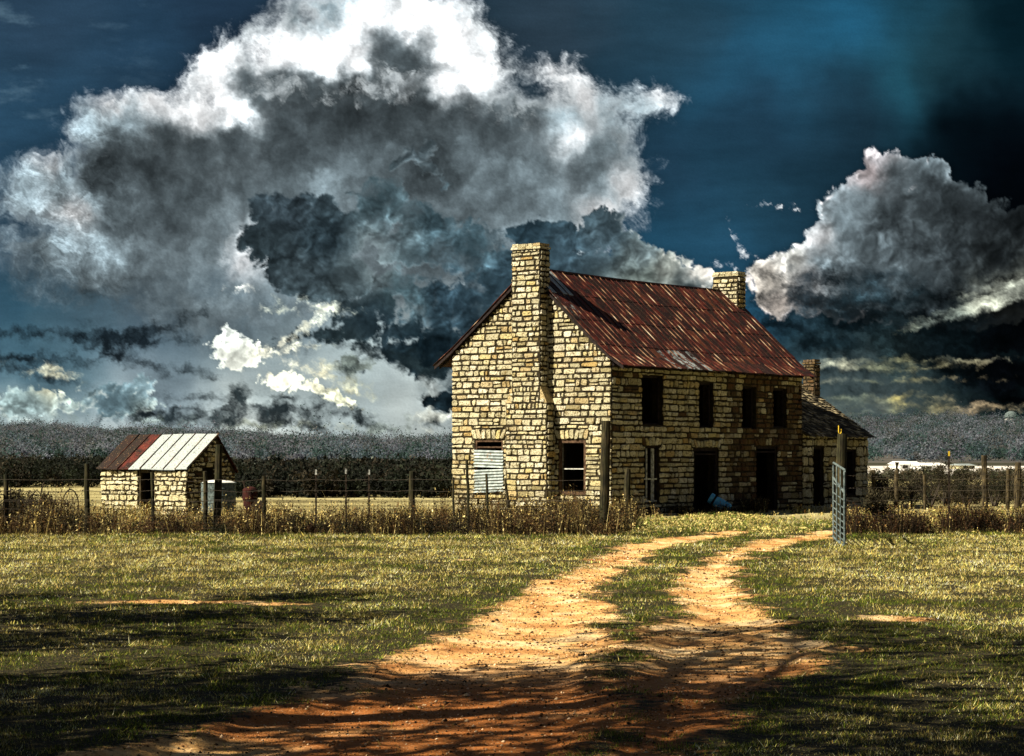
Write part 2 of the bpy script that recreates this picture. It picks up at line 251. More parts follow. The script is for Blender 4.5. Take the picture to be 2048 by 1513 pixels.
# ---------------------------------------------------------------- mesh helpers
rng = np.random.default_rng(5)
def np_mesh(name, V, T, mats, parent=None, attrs=None, midx=None, smooth=False, k=3):
    V = np.asarray(V, np.float32).reshape(-1, 3); T = np.asarray(T, np.int32).reshape(-1, k)
    me = bpy.data.meshes.new(name)
    me.vertices.add(len(V)); me.vertices.foreach_set('co', V.ravel())
    me.loops.add(T.size); me.loops.foreach_set('vertex_index', T.ravel())
    me.polygons.add(len(T)); me.polygons.foreach_set('loop_start', np.arange(0, T.size, k, dtype=np.int32))
    if midx is not None: me.polygons.foreach_set('material_index', np.asarray(midx, np.int32))
    me.update(calc_edges=True)
    for m in (mats if isinstance(mats, (list, tuple)) else [mats]): me.materials.append(m)
    for an, (kind, data) in (attrs or {}).items():
        at = me.attributes.new(an, kind, 'POINT')
        at.data.foreach_set('color' if kind == 'FLOAT_COLOR' else 'value', np.asarray(data, np.float32).ravel())
    if smooth: me.polygons.foreach_set('use_smooth', np.ones(len(T), bool))
    o = bpy.data.objects.new(name, me); scene.collection.objects.link(o)
    if parent is not None: o.parent = parent
    return o
class MB:
    """collects polygons of one mesh, with material index per polygon"""
    def __init__(s): s.v = []; s.f = []; s.mi = []; s.at = []
    def poly(s, pts, mi=0, a=0.0):
        n = len(s.v); s.v += [tuple(p) for p in pts]; s.f.append(tuple(range(n, n + len(pts)))); s.mi.append(mi); s.at += [a] * len(pts)
    def solid(s, ring0, ring1, mi=0, a=0.0, cap0=True, cap1=True):
        """two rings of equal length joined into a closed prism (ring0 below / behind, ring1 in front)"""
        n = len(s.v); k = len(ring0); s.v += [tuple(p) for p in ring0] + [tuple(p) for p in ring1]; s.at += [a] * (2 * k)
        for i in range(k):
            j = (i + 1) % k; s.f.append((n + i, n + j, n + k + j, n + k + i)); s.mi.append(mi)
        if cap1: s.f.append(tuple(range(n + k, n + 2 * k))); s.mi.append(mi)
        if cap0: s.f.append(tuple(range(n + k - 1, n - 1, -1))); s.mi.append(mi)
    def box(s, o, ux, uy, uz, x0, x1, y0, y1, z0, z1, mi=0, a=0.0):
        o, ux, uy, uz = map(Vector, (o, ux, uy, uz))
        q = lambda x, y, z: o + ux * x + uy * y + uz * z
        s.solid([q(x0, y0, z0), q(x1, y0, z0), q(x1, y1, z0), q(x0, y1, z0)], [q(x0, y0, z1), q(x1, y0, z1), q(x1, y1, z1), q(x0, y1, z1)], mi, a)
    def tube(s, pts, radii, sides=6, mi=0, a=0.0, cap=True):
        """continuous tube through points, with radius per point"""
        pts = [Vector(p) for p in pts]; n0 = len(s.v); k = sides
        for i, p in enumerate(pts):
            d = (pts[min(i + 1, len(pts) - 1)] - pts[max(i - 1, 0)]).normalized()
            u = d.cross(Vector((0, 0, 1)))
            if u.length < .05: u = d.cross(Vector((1, 0, 0)))
            u.normalize(); w = u.cross(d); r = radii[i] if isinstance(radii, (list, tuple)) else radii
            for j in range(k):
                t = 2 * math.pi * j / k; s.v.append(tuple(p + (u * math.cos(t) + w * math.sin(t)) * r)); s.at.append(a)
        for i in range(len(pts) - 1):
            for j in range(k):
                b = n0 + i * k; j2 = (j + 1) % k; s.f.append((b + j, b + j2, b + k + j2, b + k + j)); s.mi.append(mi)
        if cap:
            s.f.append(tuple(range(n0 + k - 1, n0 - 1, -1))); s.mi.append(mi)
            e = n0 + (len(pts) - 1) * k; s.f.append(tuple(range(e, e + k))); s.mi.append(mi)
    def build(s, name, mats, parent=None, smooth=False, attr=None):
        me = bpy.data.meshes.new(name); me.from_pydata(s.v, [], s.f); me.update()
        for m in (mats if isinstance(mats, (list, tuple)) else [mats]): me.materials.append(m)
        me.polygons.foreach_set('material_index', s.mi)
        if smooth: me.polygons.foreach_set('use_smooth', [True] * len(s.f))
        if attr:
            at = me.attributes.new(attr, 'FLOAT', 'POINT'); at.data.foreach_set('value', s.at)
        o = bpy.data.objects.new(name, me); scene.collection.objects.link(o)
        if parent is not None: o.parent = parent
        return o
def tag(o, label=None, cat=None, group=None, kind=None):
    if label: o['label'] = label
    if cat: o['category'] = cat
    if group: o['group'] = group
    if kind: o['kind'] = kind
    return o
def thing(name, label, cat, loc=(0, 0, 0), group=None):
    o = bpy.data.objects.new(name, None); scene.collection.objects.link(o); o.location = loc
    bpy.context.view_layer.update()
    return tag(o, label, cat, group)
def adopt(root):
    """children were modelled in world coordinates: keep them there under an empty that stands at the thing's base"""
    inv = Matrix.Translation(-root.location)
    for c in root.children: c.matrix_parent_inverse = inv
def at(px, D): return (px - CX) / F * D
def zat(py, D): return EYE - (py - HY) / F * D
def mat(name, fn):
    m = bpy.data.materials.new(name); m.use_nodes = True; n = G(m.node_tree); n.n.clear()
    out = n.n.new('ShaderNodeOutputMaterial'); b = n.n.new('ShaderNodeBsdfPrincipled'); n.l.new(b.outputs[0], out.inputs[0])
    b.inputs['Specular IOR Level'].default_value = 0.2; b.inputs['Roughness'].default_value = 0.9
    n.b = b; n.pos = n.n.new('ShaderNodeNewGeometry').outputs['Position']
    r = fn(n)
    if r is not None: n.put(b.inputs['Base Color'], r)
    return m
def bump(n, h, dist, strength=1.0):
    k = n.n.new('ShaderNodeBump'); n.put(k.inputs['Height'], h); k.inputs['Distance'].default_value = dist; k.inputs['Strength'].default_value = strength
    n.l.new(k.outputs[0], n.b.inputs['Normal'])
def attr(n, name, out='Fac'):
    a = n.n.new('ShaderNodeAttribute'); a.attribute_name = name; return a.outputs[out]
def island(n): return n.n.new('ShaderNodeNewGeometry').outputs['Random Per Island']
# ---------------------------------------------------------------- materials
def stone_fn(tones, speck=1.0):
    def fn(n):
        r = island(n); c = n.cramp(r, tones)
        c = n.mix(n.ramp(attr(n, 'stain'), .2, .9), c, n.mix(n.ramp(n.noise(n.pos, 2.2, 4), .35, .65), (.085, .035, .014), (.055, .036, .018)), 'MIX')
        f = n.noise(n.pos, 11.0, 6, 0.72); c = n.mix(n.ramp(f, .49, .66), c, (.14, .10, .038))
        f2 = n.noise(n.pos, 26.0, 4, 0.7); c = n.mix(n.ramp(f2, .535, .62, 0, .95 * speck), c, (.03, .022, .010))
        g3 = n.noise(n.pos, 0.9, 4, .6); c = n.mix(n.ramp(g3, .52, .72, 0, .55), c, (.20, .14, .05))
        bump(n, n.m('ADD', f, n.m('MULTIPLY', f2, .6)), .05, 1.0); return c
    return fn
M = {}
M['stone'] = mat('limestone', stone_fn([(0, (.30, .26, .14)), (.15, (.64, .61, .44)), (.32, (.44, .41, .28)), (.48, (.76, .73, .60)), (.62, (.54, .46, .22)), (.78, (.66, .63, .48)), (.9, (.44, .31, .12)), (1, (.70, .67, .50))]))
M['stone_pale'] = mat('pale_limestone', stone_fn([(0, (.50, .45, .28)), (.3, (.74, .70, .50)), (.6, (.62, .57, .36)), (.8, (.78, .75, .58)), (1, (.58, .50, .28))], .7))
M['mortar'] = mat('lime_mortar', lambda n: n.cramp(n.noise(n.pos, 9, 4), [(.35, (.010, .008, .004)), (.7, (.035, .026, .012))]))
M['inside'] = mat('dark_plaster', lambda n: n.cramp(n.noise(n.pos, 3, 4), [(.3, (.012, .010, .008)), (.7, (.03, .025, .02))]))  # near-black mottled colour on the inner floors and partitions
def rust(n):
    s = attr(n, 'zinc'); r = island(n)
    st = n.v('MULTIPLY', n.pos, (1, 1, .35))
    f = n.noise(st, 3.5, 6, .65); f2 = n.noise(n.pos, 22, 5, .7)
    c = n.cramp(f, [(.36, (.006, .003, .003)), (.46, (.020, .004, .003)), (.54, (.060, .007, .005)), (.63, (.10, .014, .008)), (.75, (.13, .040, .020))])
    c = n.mix(n.ramp(r, .3, 1, 0, .85), c, (.012, .006, .005)); c = n.mix(n.ramp(r, .16, 0, 0, .6), c, (.13, .040, .016)); c = n.mix(n.ramp(s, -.2, -.7, 0, .9), c, (.008, .005, .004))
    c = n.mix(n.ramp(f2, .60, .68), c, (.34, .20, .09))
    c = n.mix(n.ramp(n.noise(n.pos, 30, 4, .7), .56, .64, 0, .9), c, (.012, .007, .004))
    z = n.m('ADD', s, n.m('MULTIPLY', n.m('SUBTRACT', n.noise(n.pos, 5.0, 6, .7), .5), .9))
    c = n.mix(n.ramp(z, .50, .62), c, n.cramp(f2, [(.3, (.10, .125, .13)), (.45, (.25, .29, .31)), (.6, (.38, .43, .45))]))
    bump(n, f2, .01, .5); n.b.inputs['Roughness'].default_value = .7
    return c
M['rust'] = mat('rusted_roof_metal', rust)
M['rib'] = mat('worn_rib', lambda n: n.cramp(n.noise(n.v('MULTIPLY', n.pos, (1, 1, .5)), 2.2, 2, .5), [(.42, (.012, .005, .004)), (.53, (.07, .016, .010)), (.64, (.25, .15, .09)), (.76, (.48, .40, .30))]))
def zinc(n):
    n.b.inputs['Roughness'].default_value = .55; n.b.inputs['Metallic'].default_value = .25
    c = n.cramp(n.noise(n.pos, 6, 5, .65), [(.3, (.12, .155, .17)), (.5, (.26, .31, .33)), (.7, (.46, .52, .54))])
    return n.mix(n.ramp(n.noise(n.pos, 9, 5, .7), .60, .68), c, (.22, .10, .03))
M['zinc'] = mat('galvanised_sheet', zinc)
M['gate'] = mat('galvanised_pipe', lambda n: n.cramp(n.noise(n.pos, 14, 4, .6), [(.35, (.03, .045, .05)), (.6, (.13, .17, .18))]))
M['wood'] = mat('weathered_timber', lambda n: n.mix(n.ramp(n.noise(n.v('MULTIPLY', n.pos, (1, 1, .12)), 30, 4, .6), .45, .62), n.cramp(n.noise(n.pos, 4, 4), [(.35, (.035, .028, .016)), (.7, (.11, .085, .045))]), (.010, .008, .005)))
M['post'] = mat('old_cedar_post', lambda n: n.mix(n.ramp(n.noise(n.v('MULTIPLY', n.pos, (1, 1, .1)), 26, 5, .65), .42, .62), n.cramp(n.noise(n.pos, 2.5, 4), [(.35, (.016, .018, .007)), (.5, (.036, .034, .015)), (.7, (.07, .055, .028))]), (.008, .007, .004)))
M['darkwood_and_shade'] = mat('dark_timber_and_eave_shade', lambda n: n.cramp(n.noise(n.pos, 8, 4), [(.35, (.006, .004, .005)), (.7, (.028, .019, .020))]))  # dark timber, also used for the shade strip under the front eave
M['paint'] = mat('peeling_white_paint', lambda n: n.cramp(n.noise(n.pos, 12, 5, .7), [(.38, (.10, .10, .09)), (.5, (.45, .47, .46)), (.7, (.68, .70, .68))]))
M['brownframe'] = mat('brown_window_frame', lambda n: n.cramp(n.noise(n.pos, 10, 4), [(.35, (.03, .016, .010)), (.7, (.13, .08, .05))]))
M['shingle'] = mat('grey_wood_shingle', lambda n: n.mix(n.ramp(n.noise(n.pos, 18, 5, .7), .5, .62), n.cramp(island(n), [(0, (.016, .012, .008)), (.5, (.06, .050, .032)), (.75, (.15, .125, .08)), (1, (.45, .38, .24))]), (.010, .010, .008)))
M['wire'] = mat('rusty_wire', lambda n: (.06, .05, .04))
M['blue'] = mat('blue_plastic', lambda n: (setattr(n.b.inputs['Roughness'], 'default_value', .45), n.cramp(n.noise(n.pos, 7, 4), [(.3, (.06, .32, .62)), (.7, (.18, .60, .92))]))[1])
M['redmetal'] = mat('dull_red_metal', lambda n: n.cramp(n.noise(n.pos, 6, 4), [(.35, (.010, .003, .003)), (.7, (.05, .008, .006))]))
M['blackmetal'] = mat('dark_iron', lambda n: n.cramp(n.noise(n.pos, 6, 4), [(.35, (.010, .008, .006)), (.7, (.05, .035, .025))]))
M['yellow'] = mat('yellow_plastic', lambda n: (.65, .46, .04))
M['white'] = mat('whitewashed_sheet', lambda n: n.cramp(n.noise(n.pos, .5, 4), [(.3, (.55, .56, .56)), (.7, (.80, .80, .79))]))
def leafmat(name, rough=.8, trans=.25):
    def fn(n):
        c = attr(n, 'tint', 'Color')
        tr = n.n.new('ShaderNodeBsdfTranslucent'); n.put(tr.inputs[0], c)
        mx = n.n.new('ShaderNodeMixShader'); mx.inputs[0].default_value = trans
        out = [q for q in n.n if q.type == 'OUTPUT_MATERIAL'][0]
        n.l.new(n.b.outputs[0], mx.inputs[1]); n.l.new(tr.outputs[0], mx.inputs[2]); n.l.new(mx.outputs[0], out.inputs[0])
        return c
    return mat(name, fn)
M['grass'] = leafmat('grass_blades'); M['leaf'] = leafmat('foliage'); M['weed'] = leafmat('dry_weeds')
M['hill'] = leafmat('winter_foliage', trans=.5)
M['bark'] = mat('bark', lambda n: n.cramp(n.noise(n.v('MULTIPLY', n.pos, (1, 1, .3)), 8, 4), [(.35, (.02, .016, .012)), (.7, (.09, .075, .06))]))
def pick(cols, n, w=None, jitter=.25):
    cols = np.array(cols, np.float32); i = rng.choice(len(cols), n, p=w)
    return cols[i] * np.exp(rng.normal(0, jitter, (n, 1))).astype(np.float32)
def rgba(c, rep): c = np.repeat(c, rep, 0); return np.concatenate([c, np.ones((len(c), 1), np.float32)], 1)
# ---------------------------------------------------------------- sky dome carrying the storm clouds in front of the house
STEP = 2.0
gx_, gy_ = np.meshgrid(np.arange(-130, 2180, STEP, dtype=np.float32), np.arange(-70, 968, STEP, dtype=np.float32))
SK = clouds(gx_, gy_)
d_ = np.stack([(gx_ - CX) / F, np.ones_like(gx_), (HY - gy_) / F], -1); d_ /= np.linalg.norm(d_, axis=-1, keepdims=True)
V = d_ * 6000 + np.array((0, 0, EYE)); h_, w_ = gx_.shape
i_ = np.arange(h_ * w_).reshape(h_, w_)
Q = np.stack([i_[:-1, :-1], i_[:-1, 1:], i_[1:, 1:], i_[1:, :-1]], -1).reshape(-1, 4)
def skyfn(n):
    e = n.n.new('ShaderNodeEmission'); n.put(e.inputs[0], attr(n, 'cloud', 'Color')); e.inputs[1].default_value = 2 ** -EXPO
    out = [q for q in n.n if q.type == 'OUTPUT_MATERIAL'][0]; tr = n.n.new('ShaderNodeBsdfTransparent'); mx = n.n.new('ShaderNodeMixShader')
    n.put(mx.inputs[0], attr(n, 'cloud', 'Alpha')); n.l.new(tr.outputs[0], mx.inputs[1]); n.l.new(e.outputs[0], mx.inputs[2]); n.l.new(mx.outputs[0], out.inputs[0])   # the cloud bank thins out into the open sky at its sides
skm = mat('storm_sky', skyfn); skm.cycles.emission_sampling = 'NONE'
tag(np_mesh('sky', V, Q, skm, attrs={'cloud': ('FLOAT_COLOR', np.concatenate([SK, (sst(gx_, -128, -20) * sst(gx_, 2178, 2070) * sst(gy_, -68, -10))[..., None]], -1).reshape(-1, 4))}, k=4, smooth=True), 'dark teal storm sky with a huge white-rimmed cloud', None, kind='structure')
# ---------------------------------------------------------------- the ground: one sheet from behind the camera to the hills
def ground_at(py): return EYE * F / (py - HY)
ROWS = [(1058, 1480, 1520, 1650, 1700), (1068, 1400, 1480, 1620, 1690), (1078, 1325, 1430, 1555, 1655), (1088, 1275, 1370, 1500, 1590), (1100, 1230, 1320, 1455, 1530), (1130, 1172, 1268, 1400, 1462), (1160, 1105, 1215, 1352, 1462), (1200, 1015, 1190, 1348, 1508),
        (1250, 940, 1200, 1305, 1535), (1290, 850, 1250, 1270, 1625), (1330, 735, 1215, 1240, 1650), (1360, 670, 1240, 1245, 1570), (1400, 620, 1290, 1290, 1510), (1450, 380, 1260, 1260, 1410), (1513, 120, 1150, 1150, 1335), (1640, -60, 1050, 1050, 1290), (1900, -260, 950, 950, 1240)]
RD = np.array([ground_at(r[0]) for r in ROWS])[::-1]
RX = [np.array([at(r[k], ground_at(r[0])) for r in ROWS])[::-1] for k in (1, 2, 3, 4)]
BARE = [(360, 1204, 160, 4), (1790, 1238, 70, 6), (1690, 1300, 60, 6), (560, 1208, 60, 3), (930, 1120, 20, 1), (1330, 1030, 40, 2)]
def dirt(x, y):
    e = [np.interp(y, RD, r) for r in RX]
    nz = fbm(x, y, 1.5, 6, .66, 201); n2 = fbm(x, y * .35, .8, 5, .65, 205)
    d = np.maximum(np.minimum(x - e[0], e[1] - x), np.minimum(x - e[2], e[3] - x)) + .46 * nz + .42 * n2
    d = np.where((y > 9) & (y < 56), d, -3)
    for px, py, rx, ry in BARE:
        D = ground_at(py); ra = rx / F * D; rb = ry / F * D * D / EYE
        q = (1 - np.sqrt(((x - at(px, D)) / ra) ** 2 + ((y - D) / rb) ** 2)) * .5 + .3 * nz
        d = np.maximum(d, q)
    return d
xs_ = np.concatenate([-np.geomspace(15, 2600, 46)[::-1], np.arange(-14.9, 14.9, .09), np.geomspace(15, 2600, 46)])
ys_ = np.concatenate([-np.geomspace(1, 300, 14)[::-1], np.arange(0, 12, .6), np.arange(12, 62, .09), np.geomspace(62, 3500, 90)])
gx_, gy_ = np.meshgrid(xs_.astype(np.float32), ys_.astype(np.float32))
dm = dirt(gx_, gy_); near = (np.abs(gx_) < 30) * (gy_ > 5) * (gy_ < 90)
zz = near * (.016 * fbm(gx_, gy_, 1.6, 4, .55, 211) + .007 * fbm(gx_, gy_, .35, 3, .6, 215)) - .05 * sst(dm, 0, .5)
def gz(x, y): return .016 * fbm(x, y, 1.6, 4, .55, 211) + .007 * fbm(x, y, .35, 3, .6, 215) - .05 * sst(dirt(x, y), 0, .5)
h_, w_ = gx_.shape; i_ = np.arange(h_ * w_).reshape(h_, w_)
Q = np.stack([i_[:-1, :-1], i_[:-1, 1:], i_[1:, 1:], i_[1:, :-1]], -1).reshape(-1, 4)
def soil(n):
    d = attr(n, 'dirt'); p = n.pos
    f = n.noise(p, 1.1, 6, .62); f2 = n.noise(p, 9, 6, .7); f3 = n.noise(p, 38, 4, .7)
    dc = n.cramp(f, [(.28, (.32, .13, .035)), (.40, (.52, .26, .09)), (.50, (.77, .46, .18)), (.62, (.87, .65, .37))])
    red = n.ramp(n.noise(n.v('ADD', p, (7, 3, 0)), .35, 4, .5), .36, .52)
    dc = n.mix(n.m('MULTIPLY', red, n.ramp(n.sep(p)[1], 21.5, 17, .12, 1.0)), dc, (.38, .13, .028))
    dc = n.mix(n.ramp(f2, .54, .68, 0, .75), dc, (.24, .10, .035))
    dc = n.mix(n.ramp(f3, .60, .66, 0, .85), dc, (.06, .03, .012))
    dc = n.mix(n.ramp(f3, .40, .33, 0, .6), dc, (.85, .62, .38))
    gc = n.cramp(f2, [(.38, (.005, .004, .0015)), (.50, (.013, .012, .004)), (.58, (.034, .028, .009)), (.68, (.12, .09, .03))])
    gc = n.mix(n.ramp(f3, .55, .64, 0, .9), gc, (.20, .16, .055)); gc = n.mix(n.ramp(f3, .46, .38), gc, (.004, .003, .001))
    far = n.ramp(n.sep(p)[1], 55, 70)
    field = n.cramp(n.noise(n.v('MULTIPLY', p, (.25, 1, 1)), .22, 6, .6), [(.3, (.12, .10, .04)), (.5, (.32, .28, .13)), (.7, (.46, .42, .23))])
    gc = n.mix(far, gc, field)
    x_, y_, z_ = n.sep(p)
    gc = n.mix(n.ramp(y_, 165, 185), gc, (.03, .03, .018))
    pale = n.m('MULTIPLY', n.m('MULTIPLY', n.ramp(y_, 190, 215), n.ramp(y_, 420, 380)), n.ramp(x_, 30, 36))
    gc = n.mix(pale, gc, n.cramp(n.noise(p, .12, 5, .6), [(.35, (.36, .34, .33)), (.6, (.80, .77, .74))]))
    k = n.ramp(n.m('ADD', d, n.m('MULTIPLY', n.m('SUBTRACT', f2, .5), 1.3)), -.14, .16)
    bump(n, n.m('ADD', f2, n.m('MULTIPLY', f3, .5)), .05, 1.0)
    return n.mix(k, gc, dc)
tag(np_mesh('ground', np.stack([gx_, gy_, zz], -1), Q, mat('soil', soil), attrs={'dirt': ('FLOAT', dm)}, k=4, smooth=True), 'pasture with a two-track sandy drive bending to the gate', None, kind='structure')
# ---------------------------------------------------------------- grass
def blades(x, y, z, hgt, wid, cols, lean=.5, name='grass', m='grass', label='', n_up=.0, yaw=None):
    n = len(x); a = rng.uniform(0, 2 * math.pi, n)
    dx, dy = np.cos(a) * wid / 2, np.sin(a) * wid / 2
    lx = rng.normal(0, lean, n) * hgt; ly = rng.normal(0, lean, n) * hgt
    V = np.stack([np.stack([x - dx, y - dy, z - .01], -1), np.stack([x + dx, y + dy, z - .01], -1), np.stack([x + lx, y + ly, z + hgt], -1)], 1)
    return tag(np_mesh(name, V, np.arange(3 * n), M[m], attrs={'tint': ('FLOAT_COLOR', rgba(cols, 3))}), label, None, kind='stuff')
def scatter(n, d0, d1, power):
    """positions over the view's wedge of pasture, thinning with distance"""
    u = rng.uniform(0, 1, n); e = 2 - power
    D = (d0 ** e + u * (d1 ** e - d0 ** e)) ** (1 / e)
    X = rng.uniform(-1, 1, n) * (.245 * D + .6)
    return X.astype(np.float32), D.astype(np.float32)
gx1, gy1 = scatter(1500000, 12.2, 64, 1.5)
m_ = 560000; e_ = rng.uniform(0, 1, m_); gy2 = (9 ** .6 + e_ * (66 ** .6 - 9 ** .6)) ** (1 / .6); gx2 = np.where(rng.uniform(0, 1, m_) < .5, -1, 1) * (.245 * gy2 + .6 + 10 * rng.uniform(0, 1, m_) ** 1.25)
gx1 = np.concatenate([gx1, gx2]).astype(np.float32); gy1 = np.concatenate([gy1, gy2]).astype(np.float32)   # thinner beside the view
dd = dirt(gx1, gy1)
clump = fbm(gx1, gy1, .55, 4, .6, 221); big = fbm(gx1, gy1 * .8, 2.4, 5, .6, 225)
p_ = np.clip(sst(-dd, -.42, .34) ** 1.5, 0.02, 1) * np.clip(.60 + 1.3 * clump, .16, 1)
keep = rng.uniform(0, 1, len(p_)) < p_
gx1, gy1, dd, clump, big = [q[keep] for q in (gx1, gy1, dd, clump, big)]
n = len(gx1); hg = (.010 + .00052 * gy1) * np.exp(rng.normal(0, .38, n)) * np.clip(.9 + clump, .5, 1.6); wd = (.0030 + .00019 * gy1) * np.exp(rng.normal(0, .3, n))
straw = pick([(.86, .70, .24), (.70, .58, .15), (.90, .82, .48), (.42, .28, .07)], n, [.35, .3, .2, .15])
green = pick([(.085, .145, .010), (.17, .22, .018), (.035, .055, .006), (.30, .30, .04)], n, [.35, .25, .25, .15])
dark = pick([(.035, .040, .010), (.07, .045, .015), (.02, .03, .008)], n)
cols = None; patch = np.exp(.85 * fbm(gx1, gy1 * .6, 1.1, 5, .6, 227) + .45 * big)[:, None]
edge = sst(-dd, 1.3, .1)                                            # greener along the ruts
mid = sst(gy1, 26, 33) * sst(gy1, 56, 44)
ps = np.clip(.42 + .34 * mid - .52 * edge + 1.15 * big, .08, .95)
u = rng.uniform(0, 1, n)
cols = np.where((u < ps)[:, None], straw, green) * np.clip(patch, .45, 1.5); cols = np.clip(cols, 0, .95); cols = np.where((rng.uniform(0, 1, n) < .34)[:, None], dark, cols)
hg *= np.where(rng.uniform(0, 1, n) < .3, .35, 1.0)
blades(gx1, gy1, gz(gx1, gy1), hg, wd, cols, .75, 'grass', 'grass', 'short dry and green pasture grass either side of the drive')
# pebbles and clods on the drive
px_, py_ = scatter(60000, 12.5, 45, 1.3); k = dirt(px_, py_) > .02; px_, py_ = px_[k], py_[k]
n = len(px_); r = (.0035 + .00020 * py_) * np.exp(rng.normal(0, .45, n)); pz = gz(px_, py_)
oc = np.array([(1, 0, 0), (0, 1, 0), (-1, 0, 0), (0, -1, 0), (0, 0, .8), (0, 0, -.5)], np.float32)
V = np.stack([px_, py_, pz + r * .2], -1)[:, None, :] + oc[None] * r[:, None, None] * rng.uniform(.6, 1.3, (n, 6, 1))
T = (np.arange(n)[:, None, None] * 6 + np.array([(0, 1, 4), (1, 2, 4), (2, 3, 4), (3, 0, 4), (1, 0, 5), (2, 1, 5), (3, 2, 5), (0, 3, 5)])[None]).reshape(-1, 3)
tag(np_mesh('gravel', V, T, M['weed'], attrs={'tint': ('FLOAT_COLOR', rgba(pick([(.10, .05, .02), (.30, .15, .06), (.75, .55, .35), (.04, .025, .015)], n), 6))}), 'small stones and clods on the sandy drive', None, kind='stuff')
# ---------------------------------------------------------------- stone laying
rs = random.Random(11)
GDIR = Vector((-.802, .597, 0)).normalized(); FDIR = Vector((.597, .802, 0)).normalized(); UP = Vector((0, 0, 1))
HC = Vector((3.07, 67.0, 0))                                        # the house corner nearest the camera
def along(o, d, px):
    """distance along a wall line at which it is seen at column px"""
    k = (px - CX) / F; return (k * o.y - o.x) / (d.x - k * d.y)
def zon(o, d, px, py):
    p = o + d * along(o, d, px); return zat(py, p.y)
def opening(o, d, x0, x1, y0, y1, base=None):
    a0 = along(o, d, x0); a1 = along(o, d, x1); xm = (x0 + x1) / 2
    z1 = zon(o, d, xm, y0); z0 = zon(o, d, xm, y1) if base is None else base
    return (min(a0, a1), max(a0, a1), z0, z1)
def stone(mb, o, u, nrm, a0, a1, z0, z1, stain=0.0, mi=0, prot=.03, rough=1.0):
    """one rough-faced block standing proud of the joints"""
    w = a1 - a0; h = z1 - z0
    if w < .03 or h < .03: return
    j = .022 * rough; c = min(w, h) * rs.uniform(.10, .26)
    ring = []
    for (ca, cz, da, dz) in ((a0, z0, 1, 1), (a1, z0, -1, 1), (a1, z1, -1, -1), (a0, z1, 1, -1)):
        p1 = (ca + da * c, cz); p2 = (ca, cz + dz * c)
        ring += [p2, p1] if (da * dz > 0) else [p1, p2]
    ring = [(a + rs.uniform(-j, j), z + rs.uniform(-j, j)) for a, z in ring]
    am = (a0 + a1) / 2; zm = (z0 + z1) / 2; s = 1 - .05 / max(h, .1) * .5; p = prot * rs.uniform(.5, 1.5); ta = rs.uniform(-.10, .10); tz = rs.uniform(-.14, .14)
    P0 = [o + u * a + UP * z - nrm * .01 for a, z in ring]
    P1 = [o + u * (am + (a - am) * (1 - .025 / max(w, .1))) + UP * (zm + (z - zm) * s) + nrm * max(.006, p + (a - am) * ta + (z - zm) * tz) for a, z in ring]
    if (u.cross(UP)).dot(nrm) < 0: P0.reverse(); P1.reverse()
    mb.solid(P0, P1, mi, stain, cap0=False)
